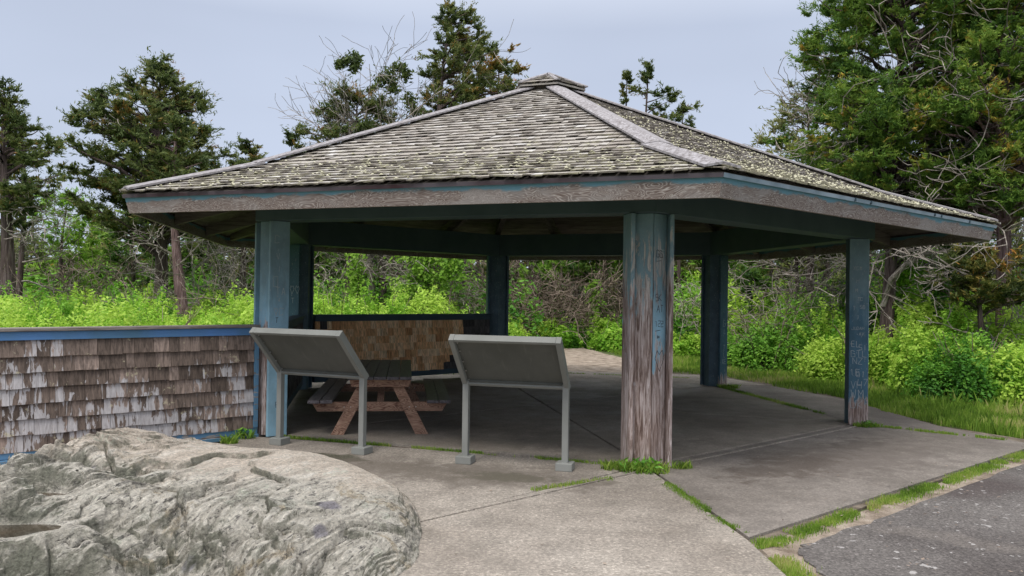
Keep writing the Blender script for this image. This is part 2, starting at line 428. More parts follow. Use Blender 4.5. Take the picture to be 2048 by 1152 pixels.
MAT['bare'] = m_wood('block_wood', (.13, .10, .07), (.28, .23, .17), scale=(6, 6, 30))
MAT['plank'] = m_wood('stained_dark_plank', (.04, .035, .04), (.08, .072, .08), (.13, .12, .13), scale=(38, 3, 38), amt=.5, rough=.36)
def m_pine():
    t = NT('pressure_treated_pine'); v = t.coord(scale=(1, 1, 1))
    n = t.noise(t.vmap(v, (2.4, 9, 9)), 1.0, 2, .5, 1.0)
    r = t.math('ABSOLUTE', t.math('SUBTRACT', t.math('FRACT', t.math('MULTIPLY', n, 13)), .5))
    col = t.ramp(r, [(0, (.10, .042, .03)), (.16, (.26, .145, .10)), (.5, (.40, .265, .19))])
    col = t.mix(.5, col, t.ramp(t.noise(t.coord(), 5, 5, .7), [(.3, .6), (.7, 1.25)]), 'MULTIPLY')
    return t.finish(col, .75, r, .2, .004)
MAT['pine'] = m_pine()
MAT['signframe'] = m_paint('powder_coated_grey', (.205, .21, .195), (.24, .245, .23), .45, 3)
def m_signpanel():
    t = NT('panel_back_grey'); o = t.coord()
    col = t.ramp(t.noise(o, 2.2, 5, .6), [(.3, (.085, .088, .078)), (.7, (.112, .114, .103))])
    st = t.step(t.noise(t.coord(scale=(9, 1.5, 1.5)), 2.0, 5, .6), .62, .80)
    col = t.mix(t.math('MULTIPLY', st, .35), col, (.16, .16, .145))
    sp = t.step(t.noise(o, 40, 3, .6), .80, .86)
    return t.finish(t.mix(t.math('MULTIPLY', sp, .5), col, (.05, .045, .035)), .5, spec=.4)
MAT['signpanel'] = m_signpanel()
def m_metal():
    t = NT('screw_metal'); return t.finish((.5, .5, .48), .35, metal=.8)
MAT['metal'] = m_metal()
MAT['scratch'] = m_paint('scratched_paint', (.26, .31, .33), (.46, .48, .47), .8)
MAT['scratchd'] = m_paint('dark_carving', (.035, .035, .045), (.06, .06, .07), .8)
MAT['slab'] = m_concrete('concrete_exposed_aggregate', (.215, .186, .157), (.325, .290, .250))
MAT['floor'] = m_concrete('concrete_floor', (.20, .17, .14), (.30, .265, .225), wet=.5, agg=.6)
MAT['slabdark'] = m_concrete('concrete_damp', (.150, .130, .113), (.235, .208, .184), wet=.4, agg=.7)
MAT['asphalt'] = m_asphalt(); MAT['sand'] = m_sand(); MAT['ground'] = m_ground(); MAT['boulder'] = m_boulder()
MAT['grass'] = m_leaf('grass_blades', [(0, (.07, .14, .02)), (.45, (.19, .33, .04)), (.8, (.34, .46, .08)), (1, (.50, .46, .20))], .42)
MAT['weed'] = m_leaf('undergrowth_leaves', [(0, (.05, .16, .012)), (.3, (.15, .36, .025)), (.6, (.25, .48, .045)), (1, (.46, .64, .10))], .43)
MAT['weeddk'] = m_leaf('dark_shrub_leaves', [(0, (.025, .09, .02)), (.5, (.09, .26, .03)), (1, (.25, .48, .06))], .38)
MAT['cedar'] = m_leaf('cedar_foliage', [(0, (.035, .055, .022)), (.35, (.085, .125, .036)), (.68, (.145, .18, .048)), (.94, (.22, .20, .06)), (1, (.34, .19, .045))], .3)
MAT['cedarg'] = m_leaf('cedar_foliage_green', [(0, (.022, .060, .016)), (.35, (.07, .15, .025)), (.68, (.15, .26, .035)), (.95, (.29, .36, .06)), (1, (.45, .30, .05))], .3)
MAT['cedaro'] = m_leaf('cedar_foliage_rusty', [(0, (.03, .05, .015)), (.4, (.10, .13, .03)), (.68, (.22, .18, .04)), (1, (.52, .22, .04))], .28)
MAT['decid'] = m_leaf('spring_leaves', [(0, (.07, .17, .02)), (.5, (.20, .38, .04)), (1, (.36, .54, .09))], .45)
MAT['olive'] = m_leaf('olive_foliage', [(0, (.09, .11, .04)), (.5, (.20, .23, .07)), (1, (.40, .38, .14))], .3)
MAT['bark'] = m_wood('cedar_bark', (.032, .022, .02), (.085, .06, .053), (.16, .125, .12), scale=(26, 26, 2), amt=.2, bump=1)
MAT['barkred'] = m_wood('cedar_bark_reddish', (.07, .045, .042), (.16, .10, .095), (.28, .20, .20), scale=(26, 26, 2), amt=.2, bump=1)
MAT['twig'] = m_wood('bare_grey_twigs', (.12, .10, .082), (.24, .21, .18), (.38, .34, .31), scale=(9, 9, 9), amt=.9)
MAT['twigbr'] = m_wood('bare_brown_twigs', (.09, .065, .05), (.19, .145, .115), (.31, .25, .20), scale=(9, 9, 9), amt=.9)
def m_water():
    t = NT('rain_puddle'); o = t.coord()
    c = t.ramp(t.noise(o, 5, 3, .5), [(.3, (.030, .024, .017)), (.7, (.06, .045, .03))])
    return t.finish(c, .03, spec=.8)
MAT['water'] = m_water()

# ------------------------------------------------------------------ camera
f_px, pitch, roll, CH = 1571.39, .0098, .0143, 1.75
cd = bpy.data.cameras.new('camera'); cam = bpy.data.objects.new('camera', cd); COL.objects.link(cam)
cd.sensor_width = 36; cd.lens = f_px / 2048 * 36; cd.clip_end = 900; cd.clip_start = .05
cam.matrix_world = Matrix.Translation((0, 0, CH)) @ Matrix.Rotation(math.pi / 2 + pitch, 4, 'X') @ Matrix.Rotation(roll, 4, 'Z')
sc.camera = cam

# ------------------------------------------------------------------ light
SUN_EL, SUN_AZ = R(58), R(205)      # azimuth clockwise from +Y (behind the viewer, a little left)
w = bpy.data.worlds.new('World'); sc.world = w; w.use_nodes = True
nt = w.node_tree; nt.nodes.clear()
sky = nt.nodes.new('ShaderNodeTexSky'); sky.sky_type = 'NISHITA'; sky.sun_disc = False
sky.sun_elevation = SUN_EL; sky.sun_rotation = SUN_AZ; sky.air_density = 1.0; sky.dust_density = 2.5; sky.ozone_density = 1.0
skm = nt.nodes.new('ShaderNodeVectorMath'); skm.operation = 'SCALE'; skm.inputs['Scale'].default_value = .1
nt.links.new(sky.outputs[0], skm.inputs[0])
tc = nt.nodes.new('ShaderNodeTexCoord'); sx = nt.nodes.new('ShaderNodeSeparateXYZ'); nt.links.new(tc.outputs['Generated'], sx.inputs[0])
cr = nt.nodes.new('ShaderNodeValToRGB'); nt.links.new(sx.outputs[2], cr.inputs[0])
ST = [(0.0, (.54, .59, .71)), (.12, (.485, .545, .675)), (.32, (.46, .515, .64)), (.55, (1.0, 1.03, 1.1)), (1.0, (2.3, 2.3, 2.35))]
while len(cr.color_ramp.elements) < len(ST): cr.color_ramp.elements.new(.5)
for e, (p, c) in zip(cr.color_ramp.elements, ST): e.position = p; e.color = (*c, 1)
nz = nt.nodes.new('ShaderNodeTexNoise'); nz.inputs['Scale'].default_value = 1.6; nz.inputs['Detail'].default_value = 3
mpn = nt.nodes.new('ShaderNodeMapping'); mpn.inputs['Scale'].default_value = (1, 1, 3); nt.links.new(tc.outputs['Generated'], mpn.inputs[0]); nt.links.new(mpn.outputs[0], nz.inputs['Vector'])
mr = nt.nodes.new('ShaderNodeMapRange'); mr.inputs[1].default_value = .3; mr.inputs[2].default_value = .7; mr.inputs[3].default_value = .92; mr.inputs[4].default_value = 1.08
nt.links.new(nz.outputs['Fac'], mr.inputs[0])
cl = nt.nodes.new('ShaderNodeVectorMath'); cl.operation = 'SCALE'; nt.links.new(cr.outputs[0], cl.inputs[0]); nt.links.new(mr.outputs[0], cl.inputs['Scale'])
mx = nt.nodes.new('ShaderNodeMix'); mx.data_type = 'RGBA'; mx.inputs[0].default_value = .9
nt.links.new(skm.outputs[0], mx.inputs[6]); nt.links.new(cl.outputs[0], mx.inputs[7])
bg = nt.nodes.new('ShaderNodeBackground'); bg.inputs[1].default_value = 1.0; nt.links.new(mx.outputs[2], bg.inputs[0])
wo = nt.nodes.new('ShaderNodeOutputWorld'); nt.links.new(bg.outputs[0], wo.inputs[0])
sl = bpy.data.lights.new('sun', 'SUN'); sl.energy = 1.9; sl.angle = R(18); sl.color = (1, .96, .90)
so = bpy.data.objects.new('sun', sl); COL.objects.link(so)
sd = Vector((math.sin(SUN_AZ) * math.cos(SUN_EL), math.cos(SUN_AZ) * math.cos(SUN_EL), math.sin(SUN_EL)))
so.rotation_euler = sd.to_track_quat('Z', 'Y').to_euler()
sc.view_settings.view_transform = 'Standard'; sc.view_settings.look = 'None'
sc.view_settings.exposure = 0.30; sc.view_settings.gamma = 1
sc.cycles.max_bounces = 6; sc.cycles.transparent_max_bounces = 4

# ------------------------------------------------------------------ pavilion
CX, CY, ROT = .549, 12.796, .188
RP = 4.656; C30 = math.cos(R(30)); T30 = math.tan(R(30)); AP = RP * C30
def wpost(i, r=RP):
    a = ROT - math.pi / 2 - i * math.pi / 3
    return Vector((CX + r * math.cos(a), CY + r * math.sin(a), 0))
pav = empty('pavilion', (CX, CY, 0), ROT, 'open hexagonal picnic pavilion with blue peeling posts and mossy shingled roof', 'pavilion')
def erz(k): return -R(30) - k * R(60)
def prz(k): return -k * R(60)

# roof surface profile (apothem distance s, height z)
S_E, Z_E = 6.43 * C30, 2.815
S_B, Z_B = 4.914 * C30, 3.273
S_C, Z_C = .42 * C30, 5.03
def zroof(s):
    if s > S_B: return Z_B + (Z_E - Z_B) * (s - S_B) / (S_E - S_B)
    return Z_B + (Z_C - Z_B) * (S_B - s) / (S_B - S_C)

def shingle_slope(profile, rows, rs, wmin=.07, wmax=.16, seed=0, thick=.013):
    """courses of shingles; profile(s)->z, rows = list of butt distances from the top down"""
    r_ = random.Random(seed); mb = MB()
    for j, (s0, L, slope) in enumerate(rows):          # s0 = butt position, L = plan length up-slope
        s1 = max(s0 - L, .02)
        x = -s0 * T30 - r_.random() * .1
        while x < s0 * T30:
            w = r_.uniform(wmin, wmax)
            xa, xb = x + .0025, x + w - .0025; x += w
            dz = r_.random() ** 2 * .012; ds = r_.uniform(-.012, .012)
            tk = thick * r_.uniform(.7, 1.5)
            sb = s0 + ds
            la, lb = max(xa, -sb * T30), min(xb, sb * T30)
            ua, ub = max(xa, -s1 * T30), min(xb, s1 * T30)
            if lb - la < .01: continue
            if ub < ua: ua = ub = max(-s1 * T30, min(s1 * T30, (xa + xb) / 2))
            zb = profile(sb) + .024 + dz; zt = profile(s1) + .004
            sk = r_.uniform(-.004, .004)
            tint = min(1, max(0, r_.gauss(.52, .13) + (.3 if r_.random() < .04 else 0)))
            vs = [(la, -sb, zb - sk), (lb, -sb, zb + sk), (ub, -s1, zt), (ua, -s1, zt),
                  (la, -sb, zb - tk - sk), (lb, -sb, zb - tk + sk), (ub, -s1, zt - .004), (ua, -s1, zt - .004)]
            mb.add(vs, [(0, 1, 2, 3), (4, 7, 6, 5), (1, 5, 6, 2), (0, 3, 7, 4)], tint)
            mb.add(vs, [(0, 4, 5, 1)], .08)  # butt ends tinted dark, so shadow lines between courses are painted in
    return mb
rows = []
nU = 26; eU = (S_B - S_C) / nU
for j in range(nU): rows.append((S_C + (j + 1) * eU, eU * 1.25, 0))
nL = 9; eL = (S_E - S_B) / nL
for j in range(nL): rows.append((S_B + (j + 1) * eL, eL * 1.3, 0))
for k in range(6):
    o = shingle_slope(zroof, rows, 0, seed=20 + k).build('roof_slope', MAT['roofB'] if k == 5 else MAT['roofA'], pav, rz=erz(k))
    if k == 5: tag(o, 'right roof slope, thick with yellow green moss and lichen')
# roof deck
d = MB(); d.mitre([(S_E - .03, Z_E - .012), (S_B, Z_B - .012), (S_C, Z_C - .012), (S_C, Z_C - .034), (S_B, Z_B - .034), (S_E - .03, Z_E - .034)])
dk = d.build('roof_deck', MAT['deck'], pav, rz=erz(0))
for k in range(1, 6): copy_child(dk, pav, erz(k))
# rafters
def rafter_mb(x):
    s0 = S_E - .115; s1 = max(abs(x) / T30 + .03, .5); h = .23
    pts = [(s0, zroof(s0) - .037)]
    if s1 < S_B: pts += [(S_B, Z_B - .037), (s1, zroof(s1) - .037), (s1, zroof(s1) - .037 - h), (S_B, Z_B - .037 - h * 1.02)]
    else: pts += [(s1, zroof(s1) - .037), (s1, zroof(s1) - .037 - h)]
    pts += [(s0, zroof(s0) - .037 - h * .75)]
    m = MB(); m.prism([(-a, z) for a, z in pts], 'x', x - .045, x + .045); return m
for x in (-1.08, 1.08):
    r0 = rafter_mb(x).build('rafter', MAT['rafter'], pav, rz=erz(0))
    for k in range(1, 6): copy_child(r0, pav, erz(k))
m = MB()
hs = [(6.2, zroof(6.2 * C30) - .04), (RP * 1.055, Z_B - .04), (.42, Z_C - .04), (.42, Z_C - .26), (RP * 1.055, Z_B - .26), (6.2, zroof(6.2 * C30) - .17)]
m.prism([(-a, z) for a, z in hs], 'x', -.055, .055)
h0 = m.build('hip_rafter', MAT['rafter'], pav, rz=prz(0))
for k in range(1, 6): copy_child(h0, pav, prz(k))
# purlin ring seen inside above the beams
m = MB(); m.mitre([(3.2, 3.36), (3.26, 3.36), (3.26, 3.46), (3.2, 3.46)])
r0 = m.build('purlin', MAT['rafter'], pav, rz=erz(0))
for k in range(1, 6): copy_child(r0, pav, erz(k))
# fascia + drip edge
m = MB(); m.mitre([(5.44, 2.60), (5.475, 2.60), (5.52, 2.785), (5.485, 2.785)])
f0 = m.build('fascia_board', MAT['fascia'], pav, rz=erz(0))
for k in range(1, 6): copy_child(f0, pav, erz(k))
m = MB(); m.mitre([(5.47, 2.777), (5.535, 2.762), (5.545, 2.798), (5.48, 2.81)], segs=1)
for k in range(6):
    if k in (0, 5):
        m.build('drip_edge', MAT['drip'] if k == 0 else MAT['dripR'], pav, rz=erz(k))
    else:
        m.build('drip_edge', MAT['drip'], pav, rz=erz(k))
# gutter straps on the right drip edge
for x in (-.9, -.55, 1.1, 1.3, 2.2):
    m = MB(); m.box(x, x + .02, -5.552, -5.53, 2.765, 2.802); m.build('gutter_strap', MAT['bluedark'], pav, rz=erz(5))
# hip caps: two boards over each hip, upper and lower run
def hipcap(k, s_top, s_bot, lift, w, side):
    mb = MB()
    d = R(60) * 0
    # boards lie in the plane of the slope on one side of the hip; built in the edge frame
    sg = side
    def P(s, off, up):
        # off measured horizontally perpendicular to the hip inside the slope
        x = sg * s * T30; y = -s
        hx, hy = sg * math.sin(R(30)), -math.cos(R(30))          # along the hip, plan
        px, py = -sg * math.cos(R(30)), -math.sin(R(30))         # perpendicular, into the slope
        X, Y = x + px * off, y + py * off
        return (X, Y, zroof(-Y) + up)
    n = 1
    q = [P(s_top, 0, lift), P(s_bot, 0, lift), P(s_bot, w, lift - .004), P(s_top, w, lift - .004)]
    b = [(x, y, z - .022) for x, y, z in q]
    mb.add(q + b, [(0, 1, 2, 3), (4, 7, 6, 5), (0, 4, 5, 1), (1, 5, 6, 2), (2, 6, 7, 3), (3, 7, 4, 0)], random.uniform(.35, .65))
    return mb
for k in range(6):
    for side in (-1, 1):
        hipcap(k, S_C + .02, S_B + .02, .078, .150, side).build('hip_cap', MAT['hip'], pav, rz=erz(k))
        hipcap(k, S_B - .06, S_E - .045, .064, .165, side).build('hip_cap', MAT['hip'], pav, rz=erz(k))
# lichen crumbs clinging to the lower courses
def crumbs(k, n, seed, smin):
    r = np.random.default_rng(seed); sv = smin + (S_E - smin) * r.random(n) ** .6; xv = r.uniform(-1, 1, n) * sv * T30 * .97
    Vs = []; Fs = []
    for i in range(n):
        z0 = zroof(sv[i]) + .03; q = r.uniform(.008, .022)
        p = [(xv[i] + q * 1.5 * math.cos(a) * r.uniform(.6, 1.2), -sv[i] + q * math.sin(a) * r.uniform(.6, 1.2), z0 + r.uniform(-.004, .004)) for a in (0, 1.57, 3.14, 4.71)]
        b = len(Vs); Vs += p + [(xv[i], -sv[i], z0 + q * .8)]; Fs += [(b, b + 1, b + 4), (b + 1, b + 2, b + 4), (b + 2, b + 3, b + 4), (b + 3, b, b + 4)]
    o = np_mesh('lichen', Vs, Fs, MAT['lichen'], pav); o.rotation_euler = (0, 0, erz(k)); o['kind'] = 'stuff'
_t = NT('lichen_crust'); MAT['lichen'] = _t.finish(_t.ramp(_t.noise(_t.coord(), 9, 3), [(.3, (.26, .25, .16)), (.7, (.46, .44, .33))]), .95)
crumbs(0, 380, 1, 3.8); crumbs(5, 1000, 2, 1.5)
# raised peak cap
SK = .63 * C30
def zcap(s): return 5.37 + (5.10 - 5.37) * s / SK
m = MB(); m.mitre([(.36, 4.93), (.40, 4.93), (.40, 5.09), (.36, 5.09)])
v0 = m.build('vent_block', MAT['deck'], pav, rz=erz(0))
for k in range(1, 6): copy_child(v0, pav, erz(k))
for k in range(6):
    mb = shingle_slope(zcap, [(SK * (j + 1) / 4, SK / 4 * 1.25, 0) for j in range(4)], 0, .08, .15, seed=60 + k)
    mb.mitre([(0.0, 5.345), (SK - .01, 5.085), (SK - .01, 5.06), (0.0, 5.31)])
    o = mb.build('peak_roof', MAT['roofB'] if k in (0, 5) else MAT['roofA'], pav, rz=erz(k))
    hb = MB()
    for sg in (-1, 1):
        q = [(sg * .01 * T30, -.01, 5.405), (sg * (SK + .03) * T30, -(SK + .03), 5.105 + .03), (sg * ((SK + .03) * T30) - sg * .07, -(SK + .0), 5.105 + .03), (sg * (.01 * T30) - sg * .0, -.07, 5.37)]
        hb.add(q + [(x, y, z - .02) for x, y, z in q], [(0, 1, 2, 3), (4, 7, 6, 5), (0, 4, 5, 1), (1, 5, 6, 2), (2, 6, 7, 3), (3, 7, 4, 0)])
    hb.build('peak_hip_cap', MAT['hip'], pav, rz=erz(k))
# ring beams
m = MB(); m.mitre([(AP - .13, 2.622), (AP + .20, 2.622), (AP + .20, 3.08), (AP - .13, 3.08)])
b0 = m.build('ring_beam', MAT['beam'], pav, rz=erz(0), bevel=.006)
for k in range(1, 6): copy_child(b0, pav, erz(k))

# posts: two front boards meeting in a ridge, a side board at each flank, an inner ridge
def post_parts(i, mats):
    root = MB(); root.prism([(0, -.128), (.188, -.02), (.188, .075), (0, .15), (-.188, .075), (-.188, -.02)], 'z', .0, 2.62)
    p = root.build('post', mats['core'], pav, rz=0)
    a = prz(i)
    p.location = (RP * math.sin(a), -RP * math.cos(a), 0)
    p.rotation_euler = (0, 0, a)
    for sg in (-1, 1):
        m = MB(); m.prism([(sg * .003, -.160), (sg * .183, -.056), (sg * .183, -.026), (sg * .003, -.130)], 'z', .004, 2.618)
        m.build('front_board', mats['fl'] if sg < 0 else mats['fr'], p, bevel=.004)
        m = MB(); m.prism([(sg * .190, -.135), (sg * .235, -.135), (sg * .235, .115), (sg * .190, .115)], 'z', .004, 2.618)
        m.build('side_board', mats['sl'] if sg < 0 else mats['sr'], p, bevel=.005)
    return p
pk = dict
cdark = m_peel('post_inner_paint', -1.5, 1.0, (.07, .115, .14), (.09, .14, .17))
P0m = pk(core=cdark, fl=m_peel('front_post_left_board', 1.8, .9, extra=.15, blotch=1.0, seed=1.3), fr=m_peel('front_post_right_board', 1.3, .8, extra=.1, blotch=.8, seed=4.1),
         sl=m_peel('front_post_left_flank', 1.7, 1.3, extra=.3, seed=7.7), sr=m_peel('front_post_right_flank', 1.9, .8, extra=.45, seed=9.2))
P1m = pk(core=cdark, fl=m_peel('left_post_outer_board', 1.42, .22, seed=2.2), fr=m_peel('left_post_inner_board', 1.42, .3, seed=2.9),
         sl=m_peel('left_post_outer_flank', 1.0, .4, seed=3.1), sr=m_peel('left_post_inner_flank', -.2, .6, seed=3.9))
P5m = pk(core=cdark, fl=m_peel('right_post_board', .9, .5, extra=.2, seed=5.2), fr=m_peel('right_post_outer_board', 1.3, .9, extra=.3, seed=5.9),
         sl=m_peel('right_post_flank', .42, .38, paint2=(.06, .14, .20), seed=6.3), sr=m_peel('right_post_far_flank', 1.0, .6, seed=6.9))
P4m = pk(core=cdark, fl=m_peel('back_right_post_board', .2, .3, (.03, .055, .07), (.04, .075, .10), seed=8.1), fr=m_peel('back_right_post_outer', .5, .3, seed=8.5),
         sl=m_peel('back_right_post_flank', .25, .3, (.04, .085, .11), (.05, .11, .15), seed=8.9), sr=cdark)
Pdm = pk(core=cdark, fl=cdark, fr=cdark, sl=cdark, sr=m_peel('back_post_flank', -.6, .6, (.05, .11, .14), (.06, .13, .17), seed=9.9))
posts = [post_parts(i, mm) for i, mm in enumerate([P0m, P1m, Pdm, Pdm, P4m, P5m])]
tag(posts[0], 'front post, paint worn off to brown grey wood over its lower two thirds')
tag(posts[1], 'left post beside the long shingled wall')
tag(posts[5], 'right post with scratched letters on its blue flank')

# scratched letters: strokes on a 4 x 6 grid
FONT = {'A': ['04-26-44', '13-33'], 'C': ['45-26-06-00-20-41'], 'D': ['00-06-26-44-42-20-00'], 'E': ['46-06-00-40', '03-33'], 'G': ['45-26-06-00-40-43-23'],
        'H': ['00-06', '40-46', '03-43'], 'I': ['20-26'], 'J': ['46-40-00-02'], 'K': ['00-06', '46-03-40'], 'L': ['06-00-40'], 'M': ['00-06-23-46-40'],
        'N': ['00-06-40-46'], 'O': ['00-06-46-40-00'], 'R': ['00-06-46-43-03', '23-40'], 'S': ['46-06-03-43-40-00'], 'T': ['06-46', '26-20'],
        'U': ['06-00-40-46'], 'V': ['06-20-46'], 'W': ['06-10-24-30-46'], 'X': ['00-46', '06-40'], 'Z': ['06-46-00-40'], 'F': ['00-06-46', '03-33'],
        '1': ['20-26-15'], '5': ['46-06-03-43-40-00'], '7': ['06-46-10'], '0': ['00-06-46-40-00'], '6': ['46-06-00-40-43-03'], '2': ['06-46-43-03-00-40'],
        '<': ['20-04-16-25-36-44-20'], '_': ['00-40'], '+': ['23-26', '14-34'], '~': ['00-13-20-33-40']}
FONT['A'] = ['00-26-40', '12-32']
def lettering(parent, items, mat, face):
    """items: (text, u, z, height); face maps (u, z, lift) to a local point"""
    mb = MB(); r_ = random.Random(5)
    for text, u0, z0, h in items:
        u = u0
        for ch in text:
            if ch != ' ':
                for st in FONT[ch]:
                    pts = []
                    for p in st.split('-'):
                        pts.append((u + int(p[0]) / 4 * h * .55 + r_.uniform(-.06, .06) * h, z0 + int(p[1]) / 6 * h + r_.uniform(-.05, .05) * h))
                    for (a, b), (c, d) in zip(pts[:-1], pts[1:]):
                        L = math.hypot(c - a, d - b)
                        if L < 1e-4: continue
                        wd = .003; nx, nz = -(d - b) / L * wd, (c - a) / L * wd
                        q = [face(a + nx, b + nz, .0012), face(a - nx, b - nz, .0012), face(c - nx, d - nz, .0012), face(c + nx, d + nz, .0012)]
                        q2 = [face(a + nx, b + nz, -.001), face(a - nx, b - nz, -.001), face(c - nx, d - nz, -.001), face(c + nx, d + nz, -.001)]
                        mb.add(q + q2, [(0, 1, 2, 3), (7, 6, 5, 4), (0, 4, 5, 1), (1, 5, 6, 2), (2, 6, 7, 3), (3, 7, 4, 0)])
            u += h * .8
    return mb.build('scratched_lettering', mat, parent)
fl = lambda u, z, l: (-.235 - l, .115 - u, z)       # flank at -x, u runs towards the front ridge
lettering(posts[5], [('XCX', .05, 2.18, .05), ('H', .09, 2.0, .06), ('M', .08, 1.87, .05), ('TC', .11, 1.75, .045), ('T', .05, 1.62, .05), ('50', .14, 1.64, .045),
                     ('I', .1, 1.5, .05), ('JUDAH', .035, 1.34, .042), ('AV', .13, 1.26, .045), ('EL', .03, 1.10, .08), ('SI', .13, 1.06, .07), ('GTL', .03, .96, .09), ('NZ', .05, .86, .09),
                     ('16', .02, .70, .085), ('G1', .1, .68, .08), ('VH', .03, .52, .1), ('L7', .12, .56, .09), ('WM', .03, .38, .12), ('UK', .03, .24, .11)], MAT['scratch'], fl)
lettering(posts[4], [('G', .1, 1.2, .12), ('L', .13, 1.05, .09), ('T', .1, .7, .13), ('L', .12, .58, .10), ('XE', .07, .45, .10)], MAT['scratch'], fl)
fr_ = lambda u, z, l: (.235 + l, -.135 + u, z)      # flank at +x
lettering(posts[1], [('C', .06, 2.35, .09), ('V', .08, 2.15, .08), ('I', .1, 2.0, .07), ('O', .04, 1.82, .12), ('TA', .08, 1.72, .09), ('+', .1, 1.6, .08), ('<C', .06, 1.47, .09)], MAT['scratch'], fr_)
lettering(posts[1], [('T', .08, 1.38, .06), ('LF', .12, 1.16, .09), ('I', .13, .9, .05), ('E', .12, .6, .08), ('F', .1, .35, .07)], MAT['scratchd'], fr_)
lettering(posts[2], [('<<', .06, 1.72, .15), ('T', .1, 1.56, .09)], MAT['scratch'], fr_)
def frb(u, z, l):
    # on the right front board (plane from (.003,-.160) to (.183,-.056))
    d = Vector((.18, .104)).normalized(); n = Vector((.104, -.18)).normalized()
    return (.003 + d.x * u + n.x * l, -.160 + d.y * u + n.y * l, z)
lettering(posts[0], [('GG', .045, 2.17, .07), ('_', .05, 2.13, .12), ('SK', .04, 1.72, .065), ('AT', .06, 1.60, .075), ('123'.replace('3', '2'), .035, 1.45, .06), ('_', .04, 1.41, .14), ('~', .07, 1.33, .06), ('<', .05, .98, .22)], MAT['scratchd'], frb)
lettering(posts[0], [('TC', .10, 2.20, .05)], MAT['scratch'], frb)

# half walls on the two back-left sides
def half_wall(k, inside_new):
    root = MB(); x0, x1 = -RP / 2 + .26, RP / 2 - .26; s = AP
    root.box(x0, x1, -s - .05, -s + .05, .16, 1.24)
    hw = root.build('half_wall', MAT['deck'], pav, rz=erz(k))
    m = MB(); m.box(x0, x1, -s - .10, -s + .10, 1.315, 1.35); m.build('wall_cap', MAT['bluedark'], hw, bevel=.004)
    m = MB(); m.box(x0, x1, -s - .078, -s + .078, 1.225, 1.312); m.build('wall_band', MAT['bluedark'], hw)
    m = MB(); m.box(x0, x1, -s - .075, -s + .075, .10, .21); m.build('bottom_rail', MAT['bluedark'], hw)
    new, old, outm = MB(), MB(), MB(); r_ = random.Random(90 + k)
    nr = 7; e = (1.225 - .21) / nr
    lim = [.835, .83, .82, .79, .76, .73, .70]
    for j in range(nr):
        zt = 1.225 - j * e
        for side in (1, -1):
            x = x0 - r_.random() * .1
            while x < x1:
                w = r_.uniform(.09, .19); a, b = max(x + .002, x0), min(x + w - .002, x1); x += w
                if b - a < .01: continue
                t = r_.random(); dz = r_.uniform(-.006, .006)
                ya = -s + side * .052; yb = -s + side * (.074 + r_.uniform(0, .005)); yt = -s + side * .058
                prof = [(ya, zt), (yt, zt), (yb, zt - e * 1.04 + dz), (ya, zt - e * 1.04 + dz)]
                if side > 0:
                    # seen from inside x runs right-to-left reversed for this wall
                    f = (x1 - (a + b) / 2) / (x1 - x0)
                    pass
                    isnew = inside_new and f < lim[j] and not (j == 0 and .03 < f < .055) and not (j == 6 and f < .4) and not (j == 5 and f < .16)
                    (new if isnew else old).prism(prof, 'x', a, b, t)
                else:
                    outm.prism(prof, 'x', a, b, t)
    if new.v: tag(new.build('new_shingles', MAT['newsh'], hw), 'fresh tan cedar shingles patched into the wall')
    old.build('old_shingles', MAT['oldsh'], hw)
    outm.build('outer_shingles', MAT['wallsh'], hw)
    return hw
half_wall(1, 0); half_wall(2, 2)

# ------------------------------------------------------------------ long shingled wall running out from the left post
p1 = wpost(1); rad = (p1 - Vector((CX, CY, 0))).normalized()
wst = p1 + rad * .19; WL = 5.2
ang = math.atan2(rad.y, rad.x)
lw = empty('shingled_wall', (wst.x, wst.y, 0), ang, 'long waist high wall of brown and grey weathered shingles under a blue rail', 'wall')
# local +x runs away from the post; camera side is +y or -y
side = 1 if Vector((-rad.y, rad.x, 0)).dot(Vector((0, -1, 0))) > 0 else -1
m = MB(); m.box(0, WL, -.05, .05, .12, 1.25); m.build('core', MAT['deck'], lw)
m = MB(); m.box(0, WL, -.11, .11, 1.318, 1.352); m.build('cap', MAT['railtop'], lw, bevel=.005)
for sg in (1, -1):
    m = MB(); m.box(0, WL, min(sg * .052, sg * .085), max(sg * .052, sg * .085), 1.228, 1.316); m.build('blue_band', MAT['bluebright'], lw, bevel=.003)
    m = MB(); m.box(0, WL, min(sg * .052, sg * .075), max(sg * .052, sg * .075), .035, .105); m.build('bottom_rail', MAT['blue'], lw, bevel=.003)
    m = MB(); m.box(.0, .055, min(sg * .052, sg * .088), max(sg * .052, sg * .088), .108, 1.226); m.build('corner_board', MAT['blue'], lw, bevel=.003)
m = MB(); m.box(0, WL, min(side * .02, side * .115), max(side * .02, side * .115), -.012, .03); m.build('sill_plank', MAT['blue'], lw, bevel=.003)
r_ = random.Random(31)
for sg in (1, -1):
    m = MB(); nr = 7; e = (1.226 - .11) / nr
    for j in range(nr):
        zt = 1.226 - j * e
        x = .057 - 0
        while x < WL:
            w = r_.choice([r_.uniform(.07, .13), r_.uniform(.12, .22), r_.uniform(.18, .28)])
            a, b = x + .0018, min(x + w - .0018, WL); x += w
            if b - a < .01: continue
            dz = r_.uniform(-.007, .007); tk = r_.uniform(.0, .007)
            prof = [(sg * .052, zt), (sg * .060, zt), (sg * (.082 + tk), zt - e * 1.05 + dz), (sg * .052, zt - e * 1.05 + dz)]
            m.prism(prof, 'x', a, b, r_.random())
    m.build('shingles', MAT['wallsh'], lw)
for x in (.5, 2.52, 4.4):
    m = MB(); m.box(x, x + .13, -.06, .09 * side if side > 0 else .06, -.16, -.013); m.build('support_block', MAT['bare'], lw, bevel=.004)
